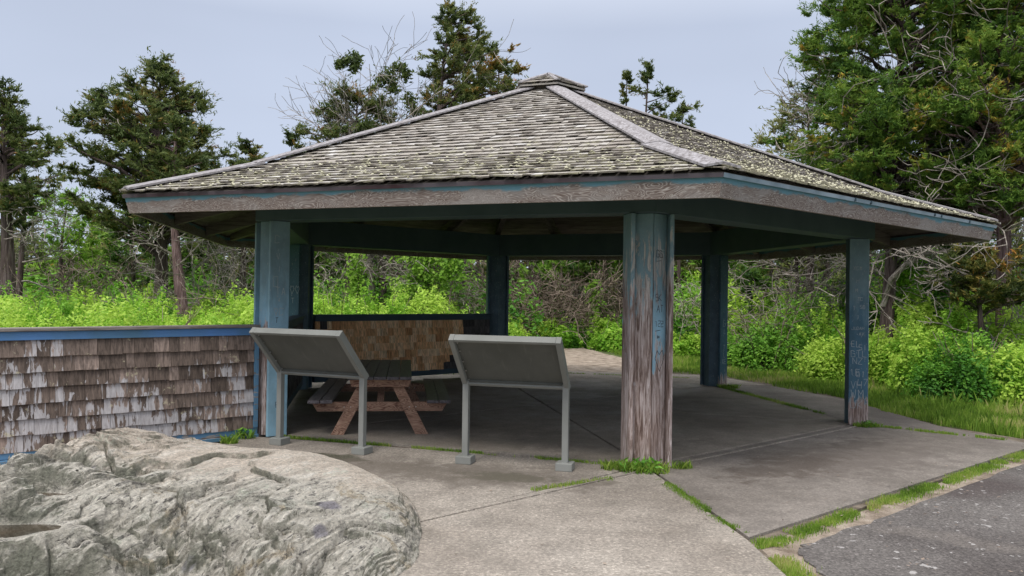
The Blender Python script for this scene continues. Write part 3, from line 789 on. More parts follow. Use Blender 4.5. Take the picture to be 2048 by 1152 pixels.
m = MB(); m.box(.0, WL, -.16, -.12, -.15, -.05) if side > 0 else m.box(.0, WL, .12, .16, -.15, -.05)
m.build('footing_timber', MAT['bare'], lw)

# ------------------------------------------------------------------ ground
def poly_sheet(name, pts, z0, z1, mat, kind='structure', sub=0):
    m = MB(); m.prism([(x, y) for x, y in pts], 'z', z0, z1)
    o = m.build(name, mat); o['kind'] = kind; return o
def fbm2(x, y, seed=0, octv=4, f=1.0):
    r = np.random.default_rng(seed); out = np.zeros_like(x); a = 1.0; tot = 0
    for o_ in range(octv):
        G = r.random((64, 64)); X = x * f + 13.7 * o_; Y = y * f + 7.1 * o_
        xi = np.floor(X).astype(int); yi = np.floor(Y).astype(int); fx = X - xi; fy = Y - yi
        fx = fx * fx * (3 - 2 * fx); fy = fy * fy * (3 - 2 * fy)
        g = lambda i, j: G[(xi + i) % 64, (yi + j) % 64]
        out += a * ((g(0, 0) * (1 - fx) + g(1, 0) * fx) * (1 - fy) + (g(0, 1) * (1 - fx) + g(1, 1) * fx) * fy)
        tot += a; a *= .55; f *= 2.03
    return out / tot
# one sheet to the horizon, fine near, coarse far; low bumps outside the paved area
gx = np.concatenate([np.linspace(-400, -30, 12), np.linspace(-28, 28, 160), np.linspace(30, 400, 12)])
gy = np.concatenate([np.linspace(-60, -2, 6), np.linspace(0, 50, 140), np.linspace(55, 600, 12)])
X, Y = np.meshgrid(gx, gy)
Z = -.055 + (fbm2(X, Y, 3, 4, .5) - .5) * .05 - .12 * np.clip((-3.6 - X) / 1.0, 0, 1) * np.clip((11 - Y) / 2, 0, 1)
V = np.stack([X.ravel(), Y.ravel(), Z.ravel()], 1); nx, ny = len(gx), len(gy)
I = np.arange((ny - 1) * nx).reshape(ny - 1, nx)[:, :-1].ravel()
np_mesh('ground', V, np.stack([I, I + 1, I + nx + 1, I + nx], 1), MAT['ground'], smooth=True)['kind'] = 'structure'

P = [wpost(i) for i in range(6)]; CEN = Vector((CX, CY, 0))
def inset(tri, d):
    c = sum((Vector(p) for p in tri), Vector((0, 0, 0))) / len(tri)
    out = []
    n = len(tri)
    for i in range(n):
        a, b, q = Vector(tri[i - 1]), Vector(tri[i]), Vector(tri[(i + 1) % n])
        e1 = (b - a).normalized(); e2 = (q - b).normalized()
        n1 = Vector((-e1.y, e1.x, 0)); n2 = Vector((-e2.y, e2.x, 0))
        if n1.dot(c - a) < 0: n1 = -n1
        if n2.dot(c - b) < 0: n2 = -n2
        bis = (n1 + n2); bis = bis / max(.3, bis.dot(n1))
        out.append(b + bis * d)
    return [(v.x, v.y) for v in out]
def slab(name, pts, mat, z=0.0, d=.019):
    pts = [Vector((p[0], p[1], 0)) for p in pts]
    m = MB(); m.prism(inset(pts, d), 'z', -.12, z)
    o = m.build(name, mat, bevel=.004); o['kind'] = 'structure'; return o
for i in range(6):
    slab('floor_slab', [CEN, P[i], P[(i + 1) % 6]], MAT['floor'], 0.0 if i not in (0,) else .002)
# joint bed of pale mortar and sand under the slabs
bed = [(-1.6, 3.6), (1.86, 3.6), (1.80, 5.7), (6.4, 9.7), (6.9, 10.0), (6.15, 11.3), (6.1, 13.8), (5.6, 18.9), (3.0, 19.3), (-1.5, 19.2), (-5.6, 15.2), (-4.4, 9.9), (-3.4, 8.6), (-3.2, 3.6)]
def m_joint():
    t = NT('joint_soil'); o = t.pos()
    return t.finish(t.ramp(t.noise(o, 9, 5, .7), [(.3, (.07, .055, .04)), (.7, (.20, .165, .13))]), .95)
MAT['joint'] = m_joint()
poly_sheet('joint_bed', bed, -.2, -.03, MAT['joint'])
p0, p5, p4, p3, p2 = P[0], P[5], P[4], P[3], P[2]
jl = Vector((-2.0, 4.85, 0))
slab('paving_slab', [P[1] + Vector((-.35, -.1, 0)), p0, jl, (-3.5, 7.9, 0)], MAT['slab'], -.004)
slab('paving_slab', [p0, (1.76, 5.74, 0), (1.85, 3.4, 0), (-2.6, 3.4, 0), (-2.6, 4.35, 0)], MAT['slab'], -.002)
slab('paving_slab', [p0, (1.76, 5.78, 0), (6.30, 9.55, 0), (6.5, 9.9, 0), p5], MAT['slabdark'], -.005)
slab('paving_slab', [p5, (6.5, 9.9, 0), (6.08, 11.2, 0), (6.0, 13.9, 0), (5.3, 16.1, 0), p4], MAT['slabdark'], -.010)
slab('paving_slab', [p4, (5.3, 16.1, 0), (4.6, 18.0, 0), (-.2, 18.9, 0), p3], MAT['slab'], -.006)
slab('paving_slab', [p3, (-.2, 18.9, 0), (-4.9, 15.1, 0), p2], MAT['slab'], -.008)
slab('paving_slab', [p2, (-4.9, 15.1, 0), (-4.2, 9.9, 0), P[1]], MAT['slab'], -.010)
m = MB(); m.beam((-1.9, 4.94, .001), (p0.x - .1, p0.y - .3, .001), .024, .016); m.beam((p0.x + .3, p0.y + .05, .001), (p5.x - .15, p5.y - .33, .001), .03, .010)
o = m.build('mortar_strip', MAT['slab']); o['kind'] = 'structure'
# asphalt path with a ragged sandy margin
def wobble(pts, amp, n, seed):
    r = random.Random(seed); out = []
    for (a, b) in zip(pts[:-1], pts[1:]):
        for k in range(n):
            t = k / n; out.append((a[0] + (b[0] - a[0]) * t + r.uniform(-amp, amp), a[1] + (b[1] - a[1]) * t + r.uniform(-amp, amp)))
    out.append(pts[-1]); return out
edge = wobble([(2.01, 3.2), (2.03, 5.1), (2.02, 5.56), (2.20, 5.77), (3.38, 6.71), (6.0, 8.96), (9.0, 11.2)], .03, 9, 4)
m = MB(); m.prism(edge + [(16, 11.5), (16, 3.2)], 'z', -.12, -.022)
o = m.build('asphalt_path', MAT['asphalt']); o['kind'] = 'structure'
m = MB(); m.prism([(1.7, 3.2)] + wobble([(1.70, 5.6), (6.3, 9.5), (7.4, 10.2), (9.4, 11.6)], .03, 9, 8) + [(9.5, 9), (9.5, 3.2)], 'z', -.12, -.034)
o = m.build('sandy_margin', MAT['sand']); o['kind'] = 'structure'
# sandy footpath behind the pavilion
sp = [(1.35, 18.4), (2.9, 18.2), (3.1, 19.6), (3.35, 21.9), (3.0, 24.0), (2.4, 27.5), (1.4, 27.6), (1.0, 24), (1.0, 20)]
m = MB(); m.prism(wobble(sp + [sp[0]], .06, 4, 3)[:-1], 'z', -.1, -.008)
o = m.build('sand_path', MAT['sand']); o['kind'] = 'structure'
# soil strip by the wall foot
m = MB(); m.prism([(-3.15, 9.5), (-3.9, 8.75), (-5.2, 7.6), (-7.5, 5.6), (-7.5, 3.0), (-3.4, 3.0), (-3.3, 8.0)], 'z', -.25, -.062)
o = m.build('bare_soil', MAT['sand']); o['kind'] = 'structure'

# ------------------------------------------------------------------ leaf card geometry
def unit(a): return a / np.maximum(np.linalg.norm(a, axis=1, keepdims=True), 1e-9)
def leaf_quads(C, A, B):
    n = len(C); V = np.empty((n, 4, 3), np.float32)
    V[:, 0] = C - A; V[:, 1] = C + B - A * .1; V[:, 2] = C + A; V[:, 3] = C - B - A * .1
    return V.reshape(-1, 3), np.arange(n * 4, dtype=np.int32).reshape(n, 4)
def perp(N, r):
    v = r.normal(size=N.shape); return unit(np.cross(N, v))

# grass: thin blades
def blades(pts, hmin, hmax, wid, r, lean=.45):
    n = len(pts); ang = r.uniform(0, 2 * np.pi, n); h = r.uniform(hmin, hmax, n)
    L = r.uniform(0, lean, n) * h; la = r.uniform(0, 2 * np.pi, n)
    w = wid * r.uniform(.6, 1.3, n)
    bx, by = np.cos(ang) * w / 2, np.sin(ang) * w / 2
    z0 = pts[:, 2]
    V = np.empty((n, 4, 3), np.float32)
    V[:, 0] = np.stack([pts[:, 0] - bx, pts[:, 1] - by, z0], 1); V[:, 1] = np.stack([pts[:, 0] + bx, pts[:, 1] + by, z0], 1)
    mx_, my_ = pts[:, 0] + np.cos(la) * L * .35, pts[:, 1] + np.sin(la) * L * .35
    V[:, 2] = np.stack([mx_ + bx * .7, my_ + by * .7, z0 + h * .6], 1)
    V[:, 3] = np.stack([pts[:, 0] + np.cos(la) * L, pts[:, 1] + np.sin(la) * L, z0 + h], 1)
    return V.reshape(-1, 3), np.arange(n * 4, dtype=np.int32).reshape(n, 4)
def strip_pts(line, width, n, r, z=-.03):
    out = []
    segs = [(np.array(a), np.array(b)) for a, b in zip(line[:-1], line[1:])]
    Ls = np.array([np.linalg.norm(b - a) for a, b in segs]); cs = Ls / Ls.sum()
    for (a, b), c in zip(segs, cs):
        k = int(n * c); t = r.random(k); d = (b - a) / np.linalg.norm(b - a); nrm = np.array([-d[1], d[0]])
        p = a + (b - a) * t[:, None]
        clump = fbm2(p[:, 0], p[:, 1], 5, 3, 2.5)
        off = r.normal(0, .5, k) * width * (.4 + 1.3 * clump)
        p = p + nrm * off[:, None]
        keep = fbm2(p[:, 0], p[:, 1], 9, 3, 4.0) > .40
        out.append(p[keep])
    p = np.concatenate(out); return np.column_stack([p, np.full(len(p), z)])
g = np.random.default_rng(3)
def grass_obj(name, pts, hmin, hmax, wid, label, seed=1):
    r = np.random.default_rng(seed); V, F = blades(pts, hmin, hmax, wid, r)
    t = np.clip(fbm2(pts[:, 0], pts[:, 1], 2, 3, 1.5) * 1.3 - .12 + r.normal(0, .16, len(pts)), 0, 1)
    o = np_mesh(name, V, F, MAT['grass'], tint=t)
    return tag(o, label, 'grass', kind='stuff')
pts = np.concatenate([strip_pts([(1.90, 3.6), (1.86, 5.0), (1.83, 5.55), (1.9, 5.78)], .10, 10000, g), strip_pts([(1.83, 5.66), (3.3, 6.94), (6.15, 9.32), (7.2, 9.95)], .10, 16000, g),
                      strip_pts([(1.46, 7.6), (1.74, 5.9)], .055, 5000, g, -.02)])
grass_obj('joint_grass', pts, .012, .045, .006, 'short green grass growing in the seam between slabs and asphalt')
pts = np.concatenate([strip_pts([(-2.75, 9.55), (1.2, 8.2)], .035, 4200, g, -.012), strip_pts([(4.15, 15.6), (4.85, 11.9)], .075, 5200, g, -.012),
                      strip_pts([(5.0, 11.1), (6.4, 10.0)], .05, 3000, g, -.012), strip_pts([(.2, 7.1), (1.0, 7.6)], .04, 700, g, -.01), strip_pts([(-.6, 18.5), (4.2, 17.2)], .05, 1800, g, -.012)])
grass_obj('slab_joint_grass', pts, .012, .05, .008, 'sparse weedy grass in the joints of the pavilion slabs', 2)
# verge of longer grass beyond the paving
def in_poly(px, py, poly):
    c = np.zeros(len(px), bool); n = len(poly)
    for i in range(n):
        x0, y0 = poly[i]; x1, y1 = poly[(i + 1) % n]
        k = ((y0 > py) != (y1 > py)) & (px < (x1 - x0) * (py - y0) / ((y1 - y0) + 1e-12) + x0)
        c ^= k
    return c
verge = [(6.75, 10.2), (6.15, 11.4), (6.05, 13.9), (5.4, 16.4), (4.7, 18.3), (3.2, 18.7), (3.6, 22), (3.2, 26), (4.5, 31), (9, 31), (10, 22), (9, 16), (9.5, 13), (12, 11.5), (10, 9.8), (8, 10.6)]
n = 170000
qx = g.uniform(3, 12, n); qy = 10 + 21 * g.random(n) ** 1.5
k = in_poly(qx + (fbm2(qx, qy, 12, 3, 1.2) - .5) * .5, qy + (fbm2(qx, qy, 13, 3, 1.2) - .5) * .5, verge)
pts = np.column_stack([qx[k], qy[k], np.full(k.sum(), -.05)])
grass_obj('verge_grass', pts, .04, .15, .014, 'lush green verge grass between the paving and the shrubs on the right', 4)
n = 11000; qx = g.uniform(3, 12, n); qy = 10 + 21 * g.random(n) ** 1.4
k = in_poly(qx, qy, verge) & (fbm2(qx, qy, 33, 3, 1.1) > .56)
pts = np.column_stack([qx[k], qy[k], np.full(k.sum(), -.05)])
grass_obj('verge_grass', pts, .14, .32, .012, 'taller seeding grass standing in clumps in the verge', 6)
verge2 = [(1.2, 18.9), (-6, 14.5), (-8, 17), (-2, 24), (.9, 27), (.9, 20)]
n = 40000; qx = g.uniform(-8, 2, n); qy = g.uniform(14, 28, n); k = in_poly(qx, qy, verge2)
pts = np.column_stack([qx[k], qy[k], np.full(k.sum(), -.05)])
grass_obj('back_grass', pts, .05, .22, .02, 'grass behind the pavilion left of the sandy path', 5)

# twigs, dead leaves and grit scattered on the paving
r = np.random.default_rng(44); n = 620
lx_ = np.concatenate([r.uniform(-1.2, 5.5, 400), r.uniform(2.1, 6, 220)]); ly_ = np.concatenate([r.uniform(4.8, 15, 400), r.uniform(4.8, 9, 220)])
C = np.column_stack([lx_, ly_, np.full(n, .008)]); N = unit(np.column_stack([r.normal(0, .15, n), r.normal(0, .15, n), np.ones(n)])); A = perp(N, r); B = np.cross(N, A); sz = r.uniform(.006, .022, (n, 1))
V, F = leaf_quads(C, A * sz, B * sz * r.uniform(.15, .6, (n, 1)))
tag(np_mesh('leaf_litter', V, F, MAT['twigbr'], tint=r.random(n)), 'scattered bits of dead leaf and twig on the paving', 'litter', kind='stuff')

def tuft(x, y, n, rad_, h, label, broad=0, seed=0):
    r = np.random.default_rng(seed + 100)
    e = empty('grass_tuft', (x, y, 0), 0, label, 'grass tuft', 'weeds at the foot of posts')
    a = r.uniform(0, 2 * np.pi, n); q = rad_ * r.random(n) ** .6
    pts = np.column_stack([x + np.cos(a) * q * 1.3, y + np.sin(a) * q * .7, np.full(n, -.01)])
    V, F = blades(pts, h * .4, h, .009, r, .9)
    np_mesh('blades', V, F, MAT['grass'], e, tint=np.clip(r.normal(.45, .2, n), 0, 1), org=(x, y, 0))
    if broad:
        C = np.column_stack([x + r.normal(0, rad_ * .5, broad), y + r.normal(0, rad_ * .3, broad), r.uniform(.01, h * .9, broad)])
        N = unit(r.normal(0, .6, (broad, 3)) + [0, -.3, .8]); A = perp(N, r); B = np.cross(N, A)
        V, F = leaf_quads(C, A * r.uniform(.02, .05, (broad, 1)), B * .012)
        np_mesh('leaves', V, F, MAT['weeddk'], e, tint=np.clip(r.normal(.7, .2, broad), 0, 1), org=(x, y, 0))
tuft(1.36, 7.93, 330, .20, .13, 'leafy green weeds at the foot of the worn front post', 140, 1)
tuft(1.08, 8.02, 170, .12, .12, 'grass tuft left of the worn front post', 0, 2)
tuft(1.78, 8.12, 120, .09, .10, 'small grass tuft right of the worn front post', 0, 3)
tuft(-3.22, 9.42, 120, .14, .13, 'scruffy weeds at the foot of the left post by the long wall', 40, 4)
tuft(-3.25, 9.1, 160, .08, .12, 'single bright grass tuft on the slab in front of the left post', 0, 5)
tuft(4.98, 10.98, 300, .16, .08, 'low grass at the foot of the right post with scratched letters', 40, 6)
tuft(4.3, 15.5, 300, .16, .10, 'low grass at the foot of the back right post', 0, 7)

# ------------------------------------------------------------------ interpretive sign frames (seen from behind)
def sign(x, y, yaw, W, label):
    s = empty('display_sign', (x, y, 0), yaw, label, 'sign frame', 'information sign frames in front of the pavilion')
    h = W / 2
    for sg in (-1, 1):
        m = MB(); m.box(sg * h - .032, sg * h + .032, -.032, .032, .05, .86); m.build('leg', MAT['signframe'], s, bevel=.004)
        m = MB(); m.box(sg * h - .085, sg * h + .085, -.085, .085, -.004, .075); m.build('base_shoe', MAT['signframe'], s, bevel=.006)
    # tilted frame: from the leg tops (z .86) up and towards the viewer (-y)
    tl = R(46); A = Vector((0, -math.cos(tl), math.sin(tl))); N = Vector((0, -math.sin(tl), -math.cos(tl)))  # N = underside normal
    M = Matrix((Vector((1, 0, 0)), A, -N)).transposed().to_4x4(); M.translation = Vector((0, .02, .83))
    L = .70; fw = .052
    for sg in (-1, 1):
        m = MB(); m.box(sg * h - fw / 2 + sg * .01, sg * h + fw / 2 + sg * .01, -.02, L, -.042, .04, M=M); m.build('side_rail', MAT['signframe'], s, bevel=.003)
    hh = h + .01 - fw / 2 - .001
    m = MB(); m.box(-hh, hh, L - .035, L - .001, -.038, .038, M=M); m.build('top_rail', MAT['signframe'], s, bevel=.003)
    m = MB(); m.box(-hh, hh, .0, .035, -.038, .038, M=M); m.build('bottom_rail', MAT['signframe'], s, bevel=.003)
    m = MB(); m.box(-hh, hh, .036, L - .036, .005, .018, M=M); m.build('panel', MAT['signpanel'], s)
    m = MB(); m.box(-hh + .02, hh - .02, .037, .052, -.02, .003, M=M); m.build('panel_clip', MAT['signpanel'], s)
    for t in (.06, .2, .34, .5, .62):
        m = MB(); Mx = M @ Matrix.Translation((-hh + .016, t, -.004))
        pr = [(math.cos(a) * .009, math.sin(a) * .009) for a in [i * math.pi / 3 for i in range(6)]]
        m.prism(pr, 'z', -.004, .004, M=Mx); m.build('screw', MAT['metal'], s)
    return s
def yaw_of(a, b): return math.atan2(b[1] - a[1], b[0] - a[0])
sign(-2.14, 8.87, -.42, 1.14, 'grey metal sign frame seen from behind, in front of the picnic table')
sign(.05, 8.10, -.26, 1.06, 'grey metal sign frame seen from behind, standing alone nearest the worn front post')

# ------------------------------------------------------------------ picnic table
tb = empty('picnic_table', (-1.62, 9.80, 0), R(7.5), 'picnic table with dark plank top and reddish pine A-frame legs', 'picnic table')
TLn = 2.55
for j in range(5):
    m = MB(); x = -.385 + j * .155
    m.box(x, x + .147, -.18, TLn - .18, .695, .733, random.random()); m.build('top_plank', MAT['plank'], tb, bevel=.005)
for sg in (-1, 1):
    for j in range(2):
        x = sg * .575 + (j * .15 if sg > 0 else -j * .15) - (0 if sg > 0 else .142)
        m = MB(); m.box(x, x + .142, -.16, TLn - .18, .405, .443, random.random()); m.build('bench_plank', MAT['plank'], tb, bevel=.005)
for yb in (.0, TLn - .55):
    m = MB(); m.prism([(-.84, .402), (.84, .402), (.77, .285), (-.77, .285)], 'y', yb + .021, yb + .058); m.build('bench_bearer', MAT['pine'], tb, bevel=.003)
    m = MB(); m.prism([(-.38, .692), (.38, .692), (.35, .60), (-.35, .60)], 'y', yb - .078, yb - .041) ; m.build('top_bearer', MAT['pine'], tb, bevel=.003)
    for sg in (-1, 1):
        m = MB(); m.prism([(sg * .10, .69), (sg * .24, .69), (sg * .60, .0), (sg * .44, .0)], 'y', yb - .02, yb + .018); m.build('leg', MAT['pine'], tb, bevel=.003)
        for (bx_, bz_) in ((.36, .345), (.44, .345)):
            m = MB(); m.prism([(math.cos(a) * .007 + sg * bx_, math.sin(a) * .007 + bz_) for a in [i * math.pi / 3 for i in range(6)]], 'y', yb - .024, yb - .019); m.build('bolt', MAT['metal'], tb)
m = MB(); m.beam((0, .1, .38), (0, .55, .67), .085, .037); m.build('brace', MAT['pine'], tb)
m = MB(); m.beam((0, TLn - .65, .38), (0, TLn - 1.1, .67), .085, .037); m.build('brace', MAT['pine'], tb)

# ------------------------------------------------------------------ boulder
BC = np.array([-2.80, 5.10]); BA, BB, BR = 2.09, 1.88, R(0)
nt_, np_ = 1150, 470
th = np.linspace(0, 2 * np.pi, nt_, endpoint=False); ph = np.linspace(0.004, np.pi / 2, np_)
TH, PH = np.meshgrid(th, ph)
ex = 4.2
rr = (np.abs(np.cos(TH) / BA) ** ex + np.abs(np.sin(TH) / BB) ** ex) ** (-1 / ex)
rr = rr * (1 + .05 * np.sin(3 * TH + 1.1) + .035 * np.sin(5 * TH) + .02 * np.sin(9 * TH + 2))
sr = np.sin(PH)
lx, ly = rr * sr * np.cos(TH), rr * sr * np.sin(TH)
wx = BC[0] + lx * np.cos(BR) - ly * np.sin(BR); wy = BC[1] + lx * np.sin(BR) + ly * np.cos(BR)
top = .235 + np.clip(-.75 - wx, -.2, 2.45) * .130 - np.clip(-3.28 - wx, 0, 3) * .80 * np.clip((wy - 5.0) / .6, .2, 1) * 1.5
top = top - (.02 + .05 * np.clip((wx + 3.0) / 1.2, 0, 1)) * np.clip(6.0 - wy, 0, 3) + (fbm2(wx, wy, 41, 2, .9) - .5) * .16
yb = np.interp(wx, [-4, -3.3, -2.7, -2.0, -.7], [4.0, 4.25, 4.75, 5.2, 4.98])
top = top + .10 * np.exp(-((wx + 1.85) / .55) ** 2) * np.clip((wy - 5.2) / 1.0, 0, 1)
hd = np.clip(yb + (fbm2(wx, wy, 44, 3, 1.5) - .5) * .5 - wy, 0, 9)
top = top + .05 * (wx > -3.2) - (np.sqrt(hd ** 2 + .008) - .09) * .68
fall = np.clip(1 - sr ** 13, 0, 1) ** .5
z = (top + .25) * fall - .25
# rotated coords for foliation ridges
u = wx * math.cos(R(62)) + wy * math.sin(R(62)); v = -wx * math.sin(R(62)) + wy * math.cos(R(62))
def saw(q, k): 
    q = q * k; return (q - np.floor(q)) ** 1.7
wv = v + (fbm2(u, v, 53, 3, 1.1) - .5) * .9
rough_ = np.clip(1.30 - (wy - np.interp(wx, [-3.3, -.7], [4.9, 4.35])) / .95 + (fbm2(wx, wy, 55, 2, 1.2) - .5) * .8, .10, 1.1)
rough_ = np.where(wx < -2.6, np.maximum(rough_, .45), rough_)
fac = np.floor((wx * .9 + wy * .4 + .5 * fbm2(wx, wy, 57, 2, .9)) * 2.1)
z += (np.sin(fac * 12.9) * .5) * .07 * np.clip(hd * 2.5, 0, 1) * (wx > -2.7)
rid = np.abs(fbm2(u * .8, v * 2.4, 51, 5, 1.4) - .5) * 2
z += (0.35 - rid) * .055 * rough_ * np.clip(fall * 1.3, 0, 1)
z += (saw(wv + .15 * fbm2(u * 2, v * 5, 54, 3, 2.0), 3.1) - .5) * -.048 * rough_ * fall
z += (saw(wv * 1.0 + .10 * fbm2(u * 4, v * 9, 56, 3, 2.0), 11.3) - .5) * -.030 * rough_ * fall
z += (fbm2(u * 1.2, v * 4, 52, 5, 5.0) - .5) * .07 * rough_ * fall
# ledges on the left with rain-filled basins between rounded lobes
lob = np.clip((-2.35 - wx) / .5, 0, 1) * np.clip((5.9 - wy) / .3, 0, 1) * fall
z += .055 * np.cos(2 * np.pi * (wy - .10 * np.sin(wx * 2.6 + 8) - 4.63) / .46) * lob
basins = [(-2.98, 4.42, .46, .15, .085), (-3.28, 4.86, .50, .10, .085), (-3.62, 5.32, .55, .10, .075)]
bz = []
for (bx_, by_, a, b, dp) in basins:
    yy = wy - by_ - .10 * np.sin((wx - bx_) * 2.6)
    q = np.sqrt(((wx - bx_) / a) ** 2 + (yy / b) ** 2)
    lv = float(z[(q < .5) & (sr < .98)].mean()) - .035
    z = np.where(q < 1, lv - .05 * (1 - q ** 2) + .004, z)
    bl_ = np.clip((q - 1) / .8, 0, 1)
    lift = np.maximum(0, lv + .006 + .03 * np.sin(np.pi * bl_) - z) * (1 - bl_) ** .8
    z = np.where((q >= 1) & (q < 1.8), (z + lift) * (1 - (1 - bl_) ** 4) + (lv + .004) * (1 - bl_) ** 4, z)
    bz.append(lv)
gq = np.abs((wy - 5.35) * .33 - (wx + 3.15)) ; z -= .09 * np.exp(-(gq / .08) ** 2) * ((wy > 5.2) & (wy < 6.6))
for (ax_, ay_, bx2, by2, wd_, dp_) in [(-3.3, 6.0, -1.6, 4.7, .013, .05), (-1.9, 5.9, -1.1, 4.4, .011, .04), (-1.45, 4.3, -.75, 5.3, .012, .045), (-2.6, 4.2, -2.0, 5.6, .012, .04), (-3.0, 5.2, -1.9, 6.2, .02, .05), (-2.3, 4.9, -.8, 5.0, .010, .035)]:
    L2 = (bx2 - ax_) ** 2 + (by2 - ay_) ** 2
    wgx = wx + (fbm2(wx, wy, 71, 4, 2.2) - .5) * .55; wgy = wy + (fbm2(wx, wy, 72, 4, 2.2) - .5) * .55
    tt_ = np.clip(((wgx - ax_) * (bx2 - ax_) + (wgy - ay_) * (by2 - ay_)) / L2, 0, 1)
    dd_ = np.hypot(wgx - ax_ - tt_ * (bx2 - ax_), wgy - ay_ - tt_ * (by2 - ay_))
    z -= dp_ * np.exp(-(dd_ / wd_) ** 2) * (sr < .99) + .02 * np.exp(-(dd_ / .09) ** 2) * np.sign((wgx - ax_) * (by2 - ay_) - (wgy - ay_) * (bx2 - ax_))
side_n = (fbm2(TH * 4, PH * 7, 61, 5, 1.3) - .5) * .12 * sr ** 3
wx = wx + np.cos(TH) * side_n; wy = wy + np.sin(TH) * side_n
z = z - .08 * (sr > .9995)
V = np.stack([wx.ravel(), wy.ravel(), z.ravel()], 1)
V = np.vstack([V, [[BC[0], BC[1], float(z[0].mean())]]])
i0 = np.arange((np_ - 1) * nt_); rr_i = i0 // nt_; cc_i = i0 % nt_
F = np.stack([rr_i * nt_ + cc_i, rr_i * nt_ + (cc_i + 1) % nt_, (rr_i + 1) * nt_ + (cc_i + 1) % nt_, (rr_i + 1) * nt_ + cc_i], 1)[:, ::-1]
bo = np_mesh('boulder', V, F, MAT['boulder'], smooth=True, org=(BC[0], BC[1], 0)); bo.location = (BC[0], BC[1], 0)
tag(bo, 'huge pale grey boulder streaked with lichen in the lower left', 'boulder')
ZB = z
for n_, (bx_, by_, a, b, dp) in enumerate(basins):
    lvl = bz[n_]
    m = MB(); ring = [(bx_ + a * 1.0 * math.cos(t_), by_ + .10 * math.sin(a * math.cos(t_) * 2.6) + b * 1.06 * math.sin(t_)) for t_ in [i * math.pi / 16 for i in range(32)]]
    m.prism(ring, 'z', lvl - .03, lvl + .002)
    o = m.build('rain_puddle', MAT['water']); tag(o, ['lowest', 'middle', 'highest'][n_] + ' rain puddle in the ledges at the left of the boulder', 'puddle', 'rain puddles on the boulder')

# ------------------------------------------------------------------ undergrowth
def dome_leaves(cx, cy, rx, ry, h, n, size, r, z0=-.05, tint0=.5, lumps=5):
    """leaf cards over a lumpy dome"""
    dl = unit(np.column_stack([r.normal(size=n), r.normal(size=n), np.abs(r.normal(size=n)) * .9 + .02]))
    rad_ = r.uniform(.62, 1.0, n) ** .5
    ax = r.normal(size=(lumps, 3)); ax[:, 2] = np.abs(ax[:, 2]); ax = unit(ax)
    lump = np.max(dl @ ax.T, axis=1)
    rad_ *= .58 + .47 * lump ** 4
    C = np.column_stack([cx + dl[:, 0] * rx * rad_, cy + dl[:, 1] * ry * rad_, z0 + dl[:, 2] * h * rad_])
    N = unit(dl * .5 + np.array([0, 0, .55]) + r.normal(0, .55, (n, 3)))
    A = perp(N, r); B = np.cross(N, A)
    s = size * r.uniform(.6, 1.35, (n, 1))
    t = tint0 + (lump - .72) * 1.1 + (dl[:, 2] - .55) * .15 + r.normal(0, .12, n)  # leaves tinted darker between lumps, lighter on top: gap shade painted in
    ns_ = max(3, int(7 * (rx + ry))); kk = max(6, int(.16 * n / ns_))
    bd = unit(np.column_stack([r.normal(size=ns_), r.normal(size=ns_), np.abs(r.normal(size=ns_)) + .35]))
    bp = np.column_stack([cx + bd[:, 0] * rx * .85, cy + bd[:, 1] * ry * .85, z0 + bd[:, 2] * h * .82])
    sdir = unit(bd * .6 + np.array([0, 0, .9]) + r.normal(0, .25, (ns_, 3)))
    sl_ = r.uniform(.14, .42, (ns_, 1)) * (.6 + .5 * h)
    tq = r.random((ns_, kk, 1))
    Cs = (bp[:, None, :] + sdir[:, None, :] * sl_[:, None, :] * tq + r.normal(0, .035, (ns_, kk, 3))).reshape(-1, 3)
    m_ = len(Cs); N2 = unit(np.array([0, 0, .7]) + r.normal(0, .6, (m_, 3))); A2 = perp(N2, r); B2 = np.cross(N2, A2)
    s2 = size * r.uniform(.5, 1.1, (m_, 1))
    C = np.concatenate([C, Cs]); A = np.concatenate([A, A2]); B = np.concatenate([B, B2]); s = np.concatenate([s, s2])
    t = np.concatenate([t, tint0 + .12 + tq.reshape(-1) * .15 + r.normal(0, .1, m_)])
    V, F = leaf_quads(C, A * s, B * s * .5)
    return V, F, np.clip(t, 0, 1)
def merge(lst):
    Vs, Fs, Ts, b = [], [], [], 0
    for V, F, T in lst: Vs.append(V); Fs.append(F + b); Ts.append(T); b += len(V)
    return np.concatenate(Vs), np.concatenate(Fs), np.concatenate(Ts)
def under(name, cells, label, seed, mat='weed', dens=1.0):
    r = np.random.default_rng(seed); L = []
    for (x, y, rad_, h, t) in cells:
        rad_ = min(rad_ * 1.05, 1.0)
        D = math.hypot(x, y); size = .0021 * D * r.uniform(.85, 1.15) + .006
        n = int(dens * 2.6 * (rad_ * rad_ * 3.1 + rad_ * h * 2.4) / (size * size * 1.0) * .55)
        L.append(dome_leaves(x, y, rad_, rad_, h, min(n, 3600), size, r, tint0=t))
    V, F, T = merge(L)
    return tag(np_mesh(name, V, F, MAT[mat], tint=T), label, 'undergrowth', kind='stuff')
def cells_in(poly, step, hfun, seed, tfun=lambda x, y, r: r.normal(.55, .12)):
    r = np.random.default_rng(seed); xs = [p[0] for p in poly]; ys = [p[1] for p in poly]; out = []
    y = min(ys)
    while y < max(ys):
        x = min(xs)
        while x < max(xs):
            X_, Y_ = x + r.uniform(-.5, .5) * step, y + r.uniform(-.5, .5) * step
            if in_poly(np.array([X_]), np.array([Y_]), poly)[0]:
                k = r.uniform(.6, 1.15); h = hfun(X_, Y_)
                out.append((X_, Y_, step * .95 * k, h * r.choice([r.uniform(.55, .9), r.uniform(.85, 1.12), r.uniform(1.05, 1.34)]), tfun(X_, Y_, r)))
            x += step
        y += step * .95
    return out
